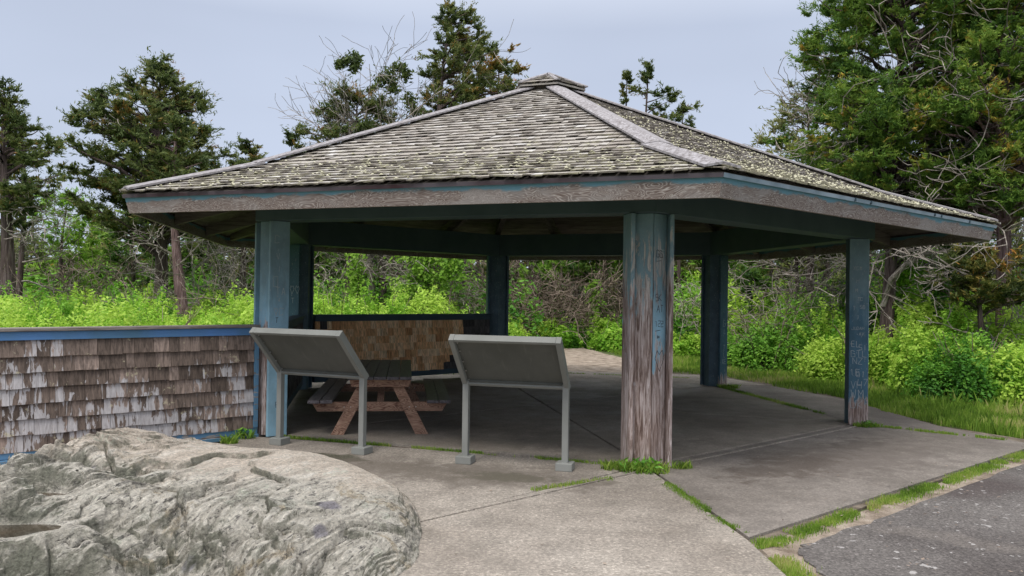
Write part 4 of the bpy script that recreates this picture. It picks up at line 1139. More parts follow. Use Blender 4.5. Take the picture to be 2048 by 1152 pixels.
left_poly = [(-5.2, 11.8), (-8.3, 11.0), (-13, 14), (-20, 24), (-21, 30), (-6, 30), (-4.5, 22), (-5.4, 16)]
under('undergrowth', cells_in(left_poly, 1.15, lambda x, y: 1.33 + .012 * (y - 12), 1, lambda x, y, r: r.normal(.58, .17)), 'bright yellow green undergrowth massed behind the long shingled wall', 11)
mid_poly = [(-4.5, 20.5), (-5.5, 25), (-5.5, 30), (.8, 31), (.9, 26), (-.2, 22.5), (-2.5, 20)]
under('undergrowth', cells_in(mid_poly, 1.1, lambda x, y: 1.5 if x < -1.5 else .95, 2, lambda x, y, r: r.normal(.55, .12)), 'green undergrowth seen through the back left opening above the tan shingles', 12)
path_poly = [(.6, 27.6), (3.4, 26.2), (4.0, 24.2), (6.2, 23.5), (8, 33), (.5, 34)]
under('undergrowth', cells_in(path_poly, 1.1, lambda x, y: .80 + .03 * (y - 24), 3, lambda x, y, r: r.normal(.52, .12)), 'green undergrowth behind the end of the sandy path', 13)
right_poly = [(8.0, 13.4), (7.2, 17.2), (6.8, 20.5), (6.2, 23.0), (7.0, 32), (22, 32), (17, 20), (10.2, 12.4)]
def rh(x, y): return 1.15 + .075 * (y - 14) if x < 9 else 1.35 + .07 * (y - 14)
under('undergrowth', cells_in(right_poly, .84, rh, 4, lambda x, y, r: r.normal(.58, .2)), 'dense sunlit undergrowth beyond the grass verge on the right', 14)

def shrub(x, y, rad_, h, label, mat, seed, dens=1.0, t=.5):
    r = np.random.default_rng(seed)
    e = empty('shrub', (x, y, 0), 0, label, 'shrub', 'shrubs standing out of the undergrowth')
    D = math.hypot(x, y); size = .0019 * D + .007; L = []
    for q in range(12):
        a = r.uniform(0, 6.28); d_ = rad_ * .85 * math.sqrt(r.random()); rr_ = rad_ * r.uniform(.3, .62); hh = h * r.uniform(.45, 1.0)
        n = int(dens * 1.1 * (rr_ * rr_ * 3 + rr_ * hh * 2.5) / (size * size))
        L.append(dome_leaves(x + math.cos(a) * d_, y + math.sin(a) * d_, rr_, rr_, hh, min(n, 4000), size, r, tint0=t + r.normal(0, .08), lumps=7))
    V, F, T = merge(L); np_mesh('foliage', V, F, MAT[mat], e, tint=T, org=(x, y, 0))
    m = MB()
    for q in range(9):
        a = r.uniform(0, 6.28); p = [(x, y, -.05)]
        for s_ in range(4): p.append((x + math.cos(a) * rad_ * .17 * (s_ + 1) + r.normal(0, .04), y + math.sin(a) * rad_ * .17 * (s_ + 1) + r.normal(0, .04), h * .22 * (s_ + 1)))
        m.tube(p, [.02, .016, .012, .009, .005], 4)
    m.build('stems', MAT['twigbr'], e, org=(x, y, 0))
shrub(-7.2, 16.0, 1.3, 1.62, 'rounded yellow green shrub rising above the undergrowth behind the wall', 'weed', 71, t=.62)
shrub(-10.6, 17.5, 1.0, 1.8, 'soft grey green shrub behind the left end of the wall', 'weeddk', 81, t=.75)
shrub(-9.3, 19.5, .9, 2.0, 'deep green shrub in front of the big pyramid cedar trunk', 'weeddk', 82, t=.45)
shrub(-4.5, 19.8, 1.15, 2.05, 'tall feathery green shrub in the back left opening left of the ivied trunk', 'weed', 72, t=.38)
shrub(-3.3, 20.6, 1.0, 1.95, 'green shrub below the ivied trunk in the back left opening', 'weed', 73, t=.42)
shrub(-1.35, 20.9, .9, 1.5, 'low yellow green shrub next to the middle back post', 'weed', 74, t=.68)
shrub(6.2, 20.3, .95, 1.28, 'glossy green shrub right of the back right post', 'weeddk', 75, t=.62)
shrub(7.7, 17.3, 1.0, 1.35, 'bright lime shrub between the back right post and the right post', 'weed', 76, t=.75)
shrub(8.45, 14.5, .95, 1.35, 'dark green shrub at the far right edge behind the verge grass', 'weeddk', 77, t=.38)
shrub(7.9, 19.2, 1.1, 1.75, 'dark green bush seen behind the right post', 'weeddk', 78, t=.55)
shrub(2.25, 28.5, .7, 1.0, 'small dark green bush right of the sandy path', 'weeddk', 79, t=.35)
shrub(10.4, 17.0, 1.5, 1.9, 'broad light green bush at the right edge below the cedars', 'weed', 80, t=.45)

# ------------------------------------------------------------------ trees
def bare(mb, p, d, L, rad_, depth, r, droop=0.0, seg=5, wig=.28, nb=3, tint=None, minr=.006):
    pts = [Vector(p)]; rads = [rad_]; d = Vector(d).normalized(); cur = Vector(p)
    for k in range(seg):
        d = (d + Vector((r.gauss(0, wig), r.gauss(0, wig), r.gauss(0, wig) - droop))).normalized()
        cur = cur + d * L / seg; pts.append(cur.copy()); rads.append(max(minr * .7, rad_ * (1 - .75 * (k + 1) / seg)))
        if depth > 0 and k > 0:
            for b in range(nb if k < seg - 1 else 1):
                if r.random() < .62:
                    dd = (d + Vector((r.gauss(0, .8), r.gauss(0, .8), r.gauss(.05, .6)))).normalized()
                    bare(mb, cur, dd, L * r.uniform(.35, .6), max(minr, rads[-1] * .6), depth - 1, r, droop, max(3, seg - 1), wig * 1.1, nb, tint, minr)
    mb.tube(pts, rads, 3 if rad_ < .03 else 5, r.random() if tint is None else tint)

def cedar(label, x, y, H, tr, prof, seed, mat='cedar', bark='bark', nb=60, leaf=.075, clump=.33, per=100, lean=(0, 0), bend=.12, name='cedar_tree', group='red cedars around the pavilion',
          tmean=.42, bareb=0, barez=(1, 4), barelen=1.6, flat=.62, top_open=1.0, cat='tree', barecol='twig', air=.82):
    """prof: list of (z, left extent, right extent) in metres from the trunk line"""
    r = np.random.default_rng(seed); rp = random.Random(seed)
    e = empty(name, (x, y, 0), 0, label, cat, group)
    zs = [p[0] for p in prof]
    def ext(z, az):
        l = np.interp(z, zs, [p[1] for p in prof]); rt = np.interp(z, zs, [p[2] for p in prof])
        c = math.cos(az); m_ = (l + rt) / 2
        return rt * c * c + m_ * (1 - c * c) if c > 0 else l * c * c + m_ * (1 - c * c)
    # trunk
    ns = 12; tp = []; trd = []
    ph_ = rp.uniform(0, 6)
    def axis(z):
        t = max(0.0, z) / H
        return Vector((x + lean[0] * t + bend * math.sin(t * 5 + ph_) * t, y + lean[1] * t + bend * math.cos(t * 4 + ph_) * t, z))
    ztop = H * .97
    for k in range(ns + 1):
        z = -.1 + (ztop + .1) * k / ns; tp.append(axis(z)); trd.append(tr * (1 - .93 * (k / ns) ** .85) * (1.25 if k == 0 else 1) + .01)
    tm = MB(); tm.tube(tp, trd, 9)
    C = []; O = []; tt = []; SZ = []
    z0, z1 = zs[0], zs[-1]
    nb = int(nb * air)
    for k in range(nb):
        f = (k + rp.random()) / nb
        z = z0 + (z1 - z0) * f
        az = rp.uniform(0, 2 * math.pi) if k % 3 else rp.choice([0, math.pi]) + rp.gauss(0, .5)
        L = ext(z, az) * (rp.uniform(.5, 1.2))
        if L < .12: L = .12
        rise = rp.uniform(.15, .55)
        zb = max(z - L * rise, z0 * .35 + .2)
        b = axis(zb); dh = Vector((math.cos(az), math.sin(az), 0))
        tipz = z + rp.uniform(-.1, .25)
        pts = []
        for q in range(6):
            t = q / 5; p = b + dh * L * t; p.z = zb + (tipz - zb) * (t ** .8) + math.sin(t * 3.1) * .1 * L * rp.uniform(-.4, .6)
            p += Vector((rp.gauss(0, .035), rp.gauss(0, .035), 0)) * L * (t > 0); pts.append(p)
        tm.tube(pts, [max(.012, tr * .26 * (L / 2.5 + .25) * (1 - .85 * q / 5)) for q in range(6)], 5)
        nc = max(2, int(L / clump * 1.45)); bt = rp.gauss(tmean + .06, .10)
        for c in range(nc):
            t = 1 - (rp.random() ** 1.5) * (.66 if L > 1 else .95)
            q = min(4, int(t * 5)); ft = t * 5 - q; p = pts[q].lerp(pts[q + 1], ft)
            lat = Vector((-dh.y, dh.x, 0)) * rp.gauss(0, .26) * min(L, 2.2) * (1.15 - .55 * t)
            p = p + lat + Vector((0, 0, rp.gauss(.05, .12) * clump * 2))
            C.append(p); O.append(dh * .7 + Vector((0, 0, .55))); tt.append(bt + rp.gauss(0, .09)); SZ.append(clump * rp.uniform(.55, 1.15))
    # leader tip
    for c in range(6):
        p = axis(ztop + (H - ztop) * c / 5 - .1); C.append(p + Vector((rp.gauss(0, .08), rp.gauss(0, .08), 0))); O.append(Vector((0, 0, 1))); tt.append(tmean); SZ.append(clump * .5)
    C = np.array([tuple(c) for c in C]); O = np.array([tuple(c) for c in O]); tt = np.array(tt); SZ = np.array(SZ); m = len(C)
    # sub-sprays inside each clump
    ks = 8
    per = int(per * 1.3)
    dirs = unit(r.normal(size=(m, ks, 3)).reshape(-1, 3) * [1, 1, .6] + np.repeat(O, ks, 0) * 1.05)
    base = np.repeat(C, ks, 0); szs = np.repeat(SZ, ks)[:, None] * np.where(r.random((m * ks, 1)) < .25, r.uniform(1.2, 1.9, (m * ks, 1)), r.uniform(.35, 1.0, (m * ks, 1)))
    pl = max(3, per // ks)
    t = r.random((m * ks, pl, 1)) ** .8
    P_ = base[:, None, :] + dirs[:, None, :] * szs[:, None, :] * t + r.normal(0, .10, (m * ks, pl, 3)) * szs[:, None, :] * np.array([1, 1, flat])
    Cc = P_.reshape(-1, 3); n = len(Cc)
    D_ = unit(np.repeat(dirs, pl, 0) * .9 + r.normal(0, .55, (n, 3)))
    Bv = perp(D_, r)
    s = leaf * r.uniform(.55, 1.3, (n, 1))
    V, F = leaf_quads(Cc, D_ * s * 1.15, Bv * s * .25)
    T = np.repeat(np.repeat(tt, ks), pl) + np.repeat(r.normal(0, .09, m * ks), pl) + r.normal(0, .07, n) + (t.reshape(-1) - .5) * .25
    T = np.where(r.random(n) < .006, 1.0, T)
    np_mesh('crown', V, F, MAT[mat], e, tint=np.clip(T, 0, 1), org=(x, y, 0))
    tm.build('trunk', MAT[bark], e, org=(x, y, 0), smooth=True)
    if bareb:
        bm_ = MB()
        for k in range(bareb):
            z = rp.uniform(*barez); az = rp.choice([0, math.pi]) + rp.gauss(0, .7)
            bare(bm_, axis(z), (math.cos(az), math.sin(az) , rp.uniform(-.2, .6)), barelen * rp.uniform(.5, 1.1), .030, 2, rp, -.02, 6, .22, 2, minr=.011)
        bm_.build('dead_branches', MAT[barecol], e, org=(x, y, 0))
    return e

def W(px, py, D):
    """photo position to a point of the site at depth D (used only to lay the site out)"""
    X_, Y_ = px - 1024, py - 576
    c, s = math.cos(roll), math.sin(roll); X_, Y_ = c * X_ + s * Y_, -s * X_ + c * Y_
    vx, vy, vz = X_ / f_px, math.cos(pitch) + Y_ / f_px * math.sin(pitch), math.sin(pitch) - Y_ / f_px * math.cos(pitch)
    k = D / vy; return vx * k, D, CH + vz * k
def prof_px(tx, D, rows_):
    out = []
    for (py, l, rt) in sorted(rows_, key=lambda q: -q[0]):
        xl, _, z = W(l, py, D); xr, _, _ = W(rt, py, D); x0 = W(tx, py, D)[0]
        out.append((z, max(.05, x0 - xl), max(.05, xr - x0)))
    return out
def cedar_px(label, tx, D, rows_, seed, **kw):
    pr = prof_px(tx, D, rows_); x = W(tx, 590, D)[0]
    return cedar(label, x, D, pr[-1][0] - .05, kw.pop('tr', .2), pr, seed, **kw)

# the named cedars, left to right
cedar_px('tall dark cedar at the far left edge with a thick bare lower trunk', 12, 19.5, [(430, -40, 70), (370, -90, 115), (310, -90, 110), (270, -60, 75), (225, -40, 40), (190, 0, 25)], 201, tr=.26, nb=80, leaf=.05, clump=.25, per=130, bareb=8, barez=(1.6, 4.4), barelen=1.5, tmean=.40)
cedar_px('thin cedar just right of the far left edge with a slim dark trunk', 38, 22, [(470, 5, 75), (430, -10, 110), (350, 0, 118), (290, 20, 85), (240, 25, 70)], 202, tr=.11, nb=34, leaf=.065, clump=.28, per=90, bareb=6, barez=(1.2, 3.6), tmean=.42)
cedar_px('big pyramid shaped cedar with a dark straight trunk, left of the roof', 320, 24.5, [(455, 190, 400), (400, 165, 440), (345, 150, 452), (300, 165, 440), (260, 190, 415), (215, 215, 400), (180, 232, 375), (155, 262, 338), (128, 290, 310)], 203,
         tr=.27, nb=190, leaf=.062, clump=.29, per=105, bareb=12, barez=(2.2, 6.0), barelen=1.9, tmean=.44, mat='cedar')
cedar_px('cedar with a leaning reddish trunk below the left eave', 372, 22.5, [(440, 300, 445), (380, 290, 445), (330, 310, 430), (270, 330, 400), (235, 345, 385)], 204, tr=.22, bark='barkred', lean=(-.55, 0), nb=46, leaf=.065, clump=.30, per=110, bareb=12, barez=(1.5, 4.2), barelen=1.6)
cedar_px('slender twin trunked cedar left of the left post', 488, 27, [(430, 430, 540), (380, 445, 530), (340, 452, 518), (310, 455, 515), (288, 480, 512)], 205, tr=.17, nb=36, leaf=.075, clump=.30, per=90, bareb=18, barez=(1.2, 4.6), barelen=1.8, barecol='twig')
cedar_px('small pointed cedar tip showing above the left roof slope', 585, 31, [(420, 545, 620), (340, 560, 612), (305, 567, 606), (285, 580, 603), (265, 590, 602)], 206, tr=.10, nb=26, leaf=.085, clump=.26, per=80)
cedar_px('wide spreading cedar behind the roof, half hidden by a dead tree', 700, 26, [(470, 640, 790), (330, 625, 800), (280, 602, 806), (250, 615, 812), (225, 640, 790), (200, 655, 770), (182, 690, 760)], 207, tr=.2, nb=110, leaf=.07, clump=.34, per=120, bareb=8, barez=(1.0, 3.0), tmean=.42)
cedar_px('tallest cedar, ragged and wind swept, above the roof', 868, 26.5, [(420, 810, 930), (300, 835, 960), (240, 835, 990), (200, 845, 985), (160, 830, 990), (125, 850, 975), (95, 845, 960), (70, 850, 940), (45, 862, 925), (8, 884, 905)], 208, tr=.25, nb=125, leaf=.062, clump=.29, per=140, bend=.25, lean=(.35, 0), tmean=.46, bareb=8, barez=(1.6, 3.5))
cedar_px('rust tipped cedar just left of the roof peak', 985, 28, [(400, 930, 1060), (230, 925, 1065), (200, 925, 1080), (175, 940, 1085), (155, 950, 1080), (135, 985, 1065), (118, 1030, 1050)], 209, mat='cedaro', tr=.18, nb=60, leaf=.08, clump=.33, per=115, tmean=.5)
cedar_px('leaning cedar crown behind the tallest cedar', 925, 30, [(420, 850, 1000), (220, 880, 1010), (160, 890, 990), (110, 905, 980), (80, 925, 965)], 224, tr=.18, nb=46, leaf=.085, clump=.34, per=105, tmean=.4)
cedar_px('two pronged cedar top behind the right roof slope', 1287, 30, [(400, 1250, 1350), (225, 1235, 1345), (200, 1235, 1348), (180, 1240, 1345), (165, 1270, 1325), (128, 1285, 1310)], 210, tr=.16, nb=30, leaf=.08, clump=.27, per=100, tmean=.45)
cedar_px('narrow cedar prong beside the two pronged cedar', 1243, 30.6, [(400, 1215, 1265), (215, 1228, 1262), (175, 1228, 1256), (140, 1230, 1245)], 211, tr=.1, nb=18, leaf=.08, clump=.2, per=80, tmean=.45)
cedar_px('isolated small cedar tuft low over the right roof slope', 1358, 30, [(400, 1320, 1385), (245, 1337, 1380), (222, 1340, 1385), (202, 1365, 1380)], 212, tr=.09, nb=16, leaf=.08, clump=.2, per=80, tmean=.5)
# right hand mass
big = cedar_px('huge green cedar over the right roof end, with one long curved grey limb', 1768, 18, [(425, 1640, 2000), (370, 1600, 2030), (300, 1590, 2040), (230, 1600, 2030), (160, 1612, 2010), (90, 1602, 1990), (30, 1612, 1985), (-60, 1625, 1960), (-160, 1680, 1900), (-240, 1760, 1830)], 213, mat='cedarg', tr=.17, air=1.0, nb=250, leaf=.044, clump=.33, per=260, lean=(.7, .3), bareb=34, barez=(2.2, 7.5), barelen=2.6, tmean=.46)
m = MB(); pts = [Vector(W(px, py, 18 - .25 * k)) for k, (px, py) in enumerate([(1766, 612), (1782, 560), (1812, 528), (1850, 508), (1886, 503), (1905, 512), (1925, 532)])]
m.tube(pts, [.075, .07, .06, .05, .042, .03, .015], 7)
m.tube([pts[4], Vector(W(1893, 520, 17)), Vector(W(1904, 545, 17))], [.03, .022, .012], 5)
m.tube([pts[4], Vector(W(1930, 490, 16.8)), Vector(W(1990, 476, 16.6)), Vector(W(2020, 480, 16.4))], [.03, .022, .016, .009], 5)
rp = random.Random(9)
for k in range(2, 6):
    for q in range(3): bare(m, pts[k], (rp.gauss(0, .6), rp.gauss(0, .4), rp.gauss(.2, .6)), .8, .014, 2, rp, 0, 5, .25, 2, minr=.009)
m.build('curved_limb', MAT['twig'], big, org=tuple(big.location))
cedar_px('green cedar filling the top right corner', 2010, 16.5, [(410, 1850, 2200), (330, 1860, 2220), (240, 1840, 2240), (160, 1870, 2220), (80, 1880, 2200), (0, 1900, 2180), (-90, 1920, 2150), (-200, 1980, 2080)], 214, mat='cedarg', tr=.2, air=1.0, nb=140, leaf=.042, clump=.33, per=230, bareb=26, barez=(3.0, 6.5), barelen=2.2, tmean=.50, bark='barkred')
cedar_px('olive toned tree at the left fringe of the right hand cedars', 1618, 24, [(460, 1520, 1720), (390, 1525, 1720), (330, 1522, 1720), (290, 1530, 1710), (240, 1560, 1700), (200, 1572, 1680), (182, 1590, 1640)], 215, mat='olive', tr=.16, nb=70, leaf=.065, clump=.33, per=90, tmean=.45, bareb=10, barez=(3, 5.5))
cedar_px('dark cedar behind the huge green cedar, close under its limbs', 1845, 20.5, [(470, 1640, 1930), (430, 1630, 1960), (380, 1620, 1960), (320, 1640, 1900), (260, 1680, 1860)], 216, tr=.12, nb=70, leaf=.065, clump=.36, per=110, bareb=26, barez=(.8, 3.4), barelen=2.3, tmean=.34)
cedar_px('small dark trunked tree with bare limbs left of the right post', 1590, 21, [(520, 1500, 1660), (490, 1480, 1680), (460, 1500, 1660), (430, 1530, 1640)], 217, tr=.10, nb=26, leaf=.065, clump=.26, per=70, bareb=22, barez=(.7, 3.0), barelen=1.9, tmean=.4)
cedar_px('orange flecked low cedar at the right edge under the eave', 1965, 15.5, [(600, 1905, 2060), (570, 1900, 2070), (545, 1905, 2060), (520, 1925, 2045), (508, 1940, 2020)], 218, mat='cedaro', tr=.10, nb=44, leaf=.05, clump=.22, per=110, tmean=.30, bareb=8, barez=(.6, 2.6), barelen=1.6)
cedar_px('low spreading dark cedar behind the back right post', 1505, 24, [(640, 1440, 1580), (610, 1430, 1590), (580, 1440, 1570), (555, 1455, 1555), (545, 1480, 1530)], 219, mat='cedarg', tr=.12, nb=40, leaf=.065, clump=.28, per=100, tmean=.28)
cedar_px('dark trunked cedar wrapped in ivy in the back left opening', 855, 24, [(500, 790, 930), (440, 780, 940), (380, 790, 930), (330, 810, 910)], 220, tr=.21, nb=40, leaf=.07, clump=.32, per=90, tmean=.3, bareb=14, barez=(1.2, 3.4), barelen=1.8)
cedar_px('cedar trunk left of the ivied trunk in the back left opening', 766, 25, [(500, 690, 840), (440, 680, 850), (380, 700, 830), (330, 730, 800)], 221, tr=.17, nb=36, leaf=.07, clump=.32, per=90, tmean=.3, bareb=16, barez=(1.2, 3.4), barelen=1.8)
cedar_px('grey trunked tree right of the sandy path', 1205, 29.5, [(560, 1120, 1260), (530, 1110, 1270), (490, 1120, 1280), (440, 1140, 1270)], 222, mat='cedarg', tr=.15, bark='twigbr', nb=40, leaf=.085, clump=.34, per=90, tmean=.35, bareb=10, barez=(.8, 3), barelen=1.8)
cedar_px('bright spring leafed tree between the far left cedars and the big cedar', 125, 27, [(570, 40, 190), (520, 50, 185), (470, 60, 180), (430, 55, 178), (405, 70, 160), (385, 90, 130)], 223, mat='decid', tr=.12, nb=46, leaf=.07, clump=.34, per=75, tmean=.55, bareb=6, barez=(1, 3), name='leafy_tree', group='')

# ivy on the ivied trunk and vines near the path
def ivy(px, D, y0, y1, wpx, n, label, seed, mat='decid', t0=.6):
    r = np.random.default_rng(seed); x, _, zt = W(px, y0, D); _, _, zb = W(px, y1, D); zb = max(zb, 0)
    e = empty('climbing_vine', (x, D, 0), 0, label, 'vine', 'vines climbing trunks')
    wd = wpx / 1571 * D / 2; lobes = r.uniform(0, 1, 12)
    zc = r.random(n); xo = r.normal(0, .38, n) * wd * (.6 + lobes[(zc * 11.99).astype(int)])
    C = np.column_stack([x + xo, D - .22 + r.normal(0, .16, n), zb + (zt - zb) * zc])
    N = unit(r.normal(0, .6, (n, 3)) + [0, -.5, .5]); A = perp(N, r); B = np.cross(N, A); s = .055 * D / 22 * r.uniform(.6, 1.3, (n, 1))
    V, F = leaf_quads(C, A * s, B * s * .6)
    np_mesh('leaves', V, F, MAT[mat], e, tint=np.clip(r.normal(t0, .17, n), 0, 1), org=(x, D, 0))
    m = MB(); m.tube([(x + r.normal(0, .05), D - .2, z_) for z_ in np.linspace(-.05, zt, 8)], [.02] * 8, 4); m.build('stem', MAT['twigbr'], e, org=(x, D, 0))
ivy(845, 23.6, 500, 610, 120, 2600, 'bright ivy covering the dark trunk in the back left opening', 301)
ivy(905, 23.4, 505, 560, 80, 900, 'loose yellow green vine right of the ivied trunk', 302)
ivy(715, 24, 505, 600, 50, 800, 'thin vine strands at the left of the back left opening', 303)
ivy(1045, 29, 530, 640, 28, 600, 'slim vine column left of the brush pile', 304)
ivy(1190, 28.6, 560, 660, 34, 700, 'vine climbing the grey trunk right of the brush pile', 305)
ivy(1105, 29.5, 505, 560, 70, 900, 'pale yellow green leaves spilling over the brush pile', 306)
ivy(1235, 30, 500, 560, 50, 700, 'bright leaves just left of the worn front post', 307)
ivy(1800, 18.6, 505, 620, 90, 2600, 'leafy vine thicket right of the dark trunk beyond the right post', 308, 'weed', .5)
ivy(1870, 19, 540, 640, 110, 2400, 'dark leafy tangle below the right end of the eave', 309, 'weeddk', .5)
ivy(1700, 21, 560, 640, 80, 1400, 'green leafy climber partly hidden by the right post', 310, 'weeddk', .7)

# dead tree in front of the spreading cedar
e = empty('dead_tree', (W(740, 590, 25)[0], 25, 0), 0, 'bleached dead tree with bare twigs reaching above the left roof slope', 'dead tree')
x_ = e.location.x; m = MB(); rp = random.Random(77)
m.tube([(x_, 25, -.1), (x_ + .05, 25, 2), (x_ - .1, 25, 4), (x_, 25, 5.4)], [.14, .12, .09, .06], 7)
m.build('trunk', MAT['twig'], e, org=(x_, 25, 0), smooth=True)
m = MB()
for (sx_, sz_, ex_, ez_, rd) in [(735, 330, 688, 128, .035), (740, 330, 800, 112, .04), (742, 320, 830, 190, .03), (735, 330, 720, 150, .03), (740, 320, 765, 150, .03), (735, 340, 610, 240, .032), (735, 345, 640, 270, .03), (740, 330, 780, 215, .03), (735, 345, 670, 230, .026), (735, 345, 650, 225, .026), (745, 335, 820, 240, .026), (735, 340, 700, 200, .028)]:
    a = Vector(W(sx_, sz_ + 40, 25)); b = Vector(W(ex_, ez_, 25)); 
    a.y += rp.uniform(-.2, .2); b.y += rp.uniform(-.8, .8)
    bare(m, a, b - a, (b - a).length, rd, 2, rp, 0, 7, .13, 2, minr=.010)
m.build('bare_branches', MAT['twig'], e, org=(x_, 25, 0))
r = np.random.default_rng(88); L = []
for (px, py, s_) in [(695, 122, .22), (712, 118, .2), (708, 135, .15), (680, 128, .15), (780, 150, .3), (765, 160, .22), (800, 135, .2), (812, 150, .2), (785, 175, .2), (818, 200, .22), (830, 222, .2)]:
    C = np.array(W(px, py, 25)) + r.normal(0, .5, (150, 3)) * s_; D_ = unit(r.normal(size=(150, 3))); B_ = perp(D_, r)
    V, F = leaf_quads(C, D_ * .08, B_ * .035); L.append((V, F, np.clip(r.normal(.4, .15, 150), 0, 1)))
V, F, T = merge(L); np_mesh('leaf_tufts', V, F, MAT['cedar'], e, tint=T, org=(x_, 25, 0))

# bare thickets
def thicket(px, D, wpx, ztop, n, label, seed, mat='twigbr', arch=.3, depth=2):
    x, _, _ = W(px, 600, D); wd = wpx / 1571 * D / 2
    e = empty('bare_thicket', (x, D, 0), 0, label, 'thicket', 'bare grey thickets under the trees')
    rp = random.Random(seed); m = MB()
    for k in range(n):
        bx_ = x + rp.uniform(-1, 1) * wd; a = rp.uniform(-1, 1)
        bare(m, (bx_, D + rp.uniform(-.8, .8), -.05), (a * .55, rp.uniform(-.3, .3), 1), ztop * rp.uniform(.7, 1.25), .016, depth, rp, arch * .12, 6, .2, 2, minr=.0005 * D)
    m.build('twigs', MAT[mat], e, org=(x, D, 0))
thicket(1115, 28.5, 150, 2.5, 34, 'arching pale brush pile behind the end of the sandy path', 401, 'twigbr')
thicket(1060, 29.5, 70, 3.0, 16, 'upright brown twigs left of the brush pile', 402, 'twigbr')
thicket(1230, 29, 60, 2.6, 14, 'brown twigs between the grey trunk and the worn front post', 403)
thicket(1385, 25, 80, 2.4, 9, 'grey twiggy tangle seen between the worn front post and the back right post', 404, 'twig')
thicket(1650, 20, 110, 2.6, 8, 'pale branching thicket left of the right post', 405, 'twig')
thicket(1840, 19.5, 160, 2.8, 8, 'tangled grey branches under the right end of the eave', 406, 'twig')
thicket(2010, 19, 130, 3.6, 14, 'grey dead branches at the right edge between the cedars', 407, 'twig')
thicket(430, 24, 130, 3.0, 10, 'pale bare branches below the left eave', 408, 'twig')
thicket(660, 25, 80, 2.6, 7, 'grey twigs at the left of the back left opening', 409, 'twig')
thicket(950, 26, 80, 2.3, 9, 'brown twigs beside the middle back post', 410, 'twigbr')
thicket(110, 26, 90, 2.3, 14, 'reddish bare shrub between the far left trees', 411, 'twigbr')
thicket(240, 26, 120, 2.0, 12, 'tan dry stems in front of the big cedar trunk', 412, 'twigbr')

for q, (px, D, wp, hh, lb) in enumerate([(150, 20, 120, 2.1, 'dry tan stems poking out of the undergrowth at the far left'), (300, 19, 90, 2.0, 'a few dry stalks in the undergrowth below the big pyramid cedar'), (460, 20, 60, 2.1, 'dead stalks in the undergrowth beside the left post'), (1560, 20, 120, 1.9, 'dry stalks among the lime shrubs left of the right post')]):
    thicket(px, D, wp, hh, 9, lb, 430 + q, 'twigbr', .2, 1)
# far woodland: individual trees whose crowns close the view, plus a deep mass behind
r_ = random.Random(55)
lab = {}
sp_ = [(-30, 34, 470), (60, 37, 500), (200, 33, 440), (265, 31, 430), (345, 34, 400), (420, 32, 410), (470, 35, 400), (545, 33, 400), (640, 32, 395), (690, 35, 385), (800, 33, 390), (905, 32, 400), (960, 35, 380), (1040, 34, 400), (1085, 36, 395), (1150, 34, 400), (1260, 33, 400), (1330, 32, 395), (1400, 34, 380), (1450, 31, 400), (1540, 30, 380), (1600, 32, 350), (1660, 28, 360), (1730, 30, 350), (1830, 27, 340), (1900, 30, 330), (1970, 26, 340), (2060, 25, 330)]
kinds = ['dark cedar', 'dull green cedar', 'olive grey tree', 'green cedar', 'light leafed tree']
spots = ['at the far left edge', 'behind the far left cedars', 'left of the big pyramid cedar', 'behind the trunk of the big pyramid cedar', 'right of the reddish leaning trunk', 'under the left eave', 'behind the twin trunked cedar', 'just left of the left post', 'at the left side of the back left opening',
         'between two trunks in the back left opening', 'directly behind the ivied trunk', 'right of the ivied trunk', 'left of the middle back post', 'right of the middle back post', 'behind the brush pile', 'behind the grey trunk by the path', 'left of the worn front post', 'right of the worn front post', 'left of the back right post', 'right of the back right post',
         'behind the low spreading cedar', 'behind the small dark trunked tree', 'left of the right post', 'behind the right post', 'beyond the dark trunk right of the right post', 'under the right end of the eave', 'above the orange flecked cedar', 'at the right edge of the woods']
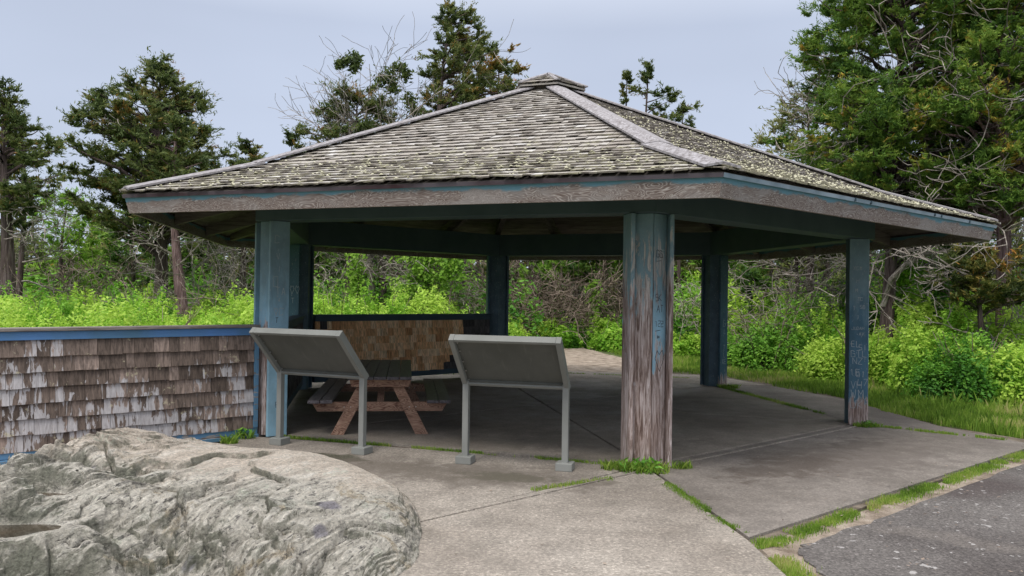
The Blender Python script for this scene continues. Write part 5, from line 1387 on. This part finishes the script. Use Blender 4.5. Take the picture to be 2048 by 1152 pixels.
for q, ((px, D, ytop), where) in enumerate(zip(sp_, spots)):
    wpx = r_.uniform(60, 95) * 30 / D; kk = q % 5
    rows_ = [(625, px - wpx, px + wpx), (560, px - wpx * 1.1, px + wpx * 1.1), (500, px - wpx * .85, px + wpx * .9), (450 if ytop < 440 else 520, px - wpx * .55, px + wpx * .6), (ytop, px - 8, px + 8)]
    rows_ = [a for a in rows_ if a[0] >= ytop]
    cedar_px('distant %s %s' % (kinds[kk], where), px + r_.uniform(-10, 10), D, rows_, 500 + q, mat=['cedar', 'cedarg', 'olive', 'cedarg', 'decid'][kk], tr=.14, nb=44, leaf=.115, clump=.46, per=56, tmean=r_.uniform(.25, .5) - (.15 if kk == 4 else 0),
             group='distant cedars closing the view', bareb=2, barez=(1, 3.2), barelen=1.3)
r = np.random.default_rng(92); L = []
for k in range(210):
    x = r.uniform(-21, 21); y = r.uniform(24.5, 33)
    if abs(x / y + .565) < .02 or (.5 < x < 4.2 and y < 31): continue
    L.append(dome_leaves(x, y, r.uniform(.7, 1.3), .9, r.uniform(1.5, 3.0), 420, .09, r, tint0=r.uniform(.1, .85), lumps=8))
for k in range(46):
    x = r.uniform(7.0, 17); y = r.uniform(19.5, 24.5); L.append(dome_leaves(x, y, r.uniform(.6, 1.0), .8, r.uniform(1.7, 2.7), 700, .06, r, tint0=r.uniform(.3, .8), lumps=8))
V, F, T = merge(L); tag(np_mesh('understory', V, F, MAT['weeddk'], tint=T), 'tangled green understory filling the gaps between the trunks', 'undergrowth', kind='stuff')
# deep woods mass
r = np.random.default_rng(91); L = []
for k in range(170):
    x = r.uniform(-34, 34); y = r.uniform(37, 50)
    if abs(x / y + .565) < .028 : continue
    hh = r.uniform(3.2, 5.6); L.append(dome_leaves(x, y, r.uniform(1.4, 2.2), 1.6, hh, 900, .19, r, tint0=r.uniform(.1, .45), lumps=8))
V, F, T = merge(L); tag(np_mesh('woods', V, F, MAT['cedar'], tint=T), 'dark mass of far woods behind everything', 'woods', kind='stuff')
print('meshes', len(bpy.data.meshes), 'faces', sum(len(m_.polygons) for m_ in bpy.data.meshes))
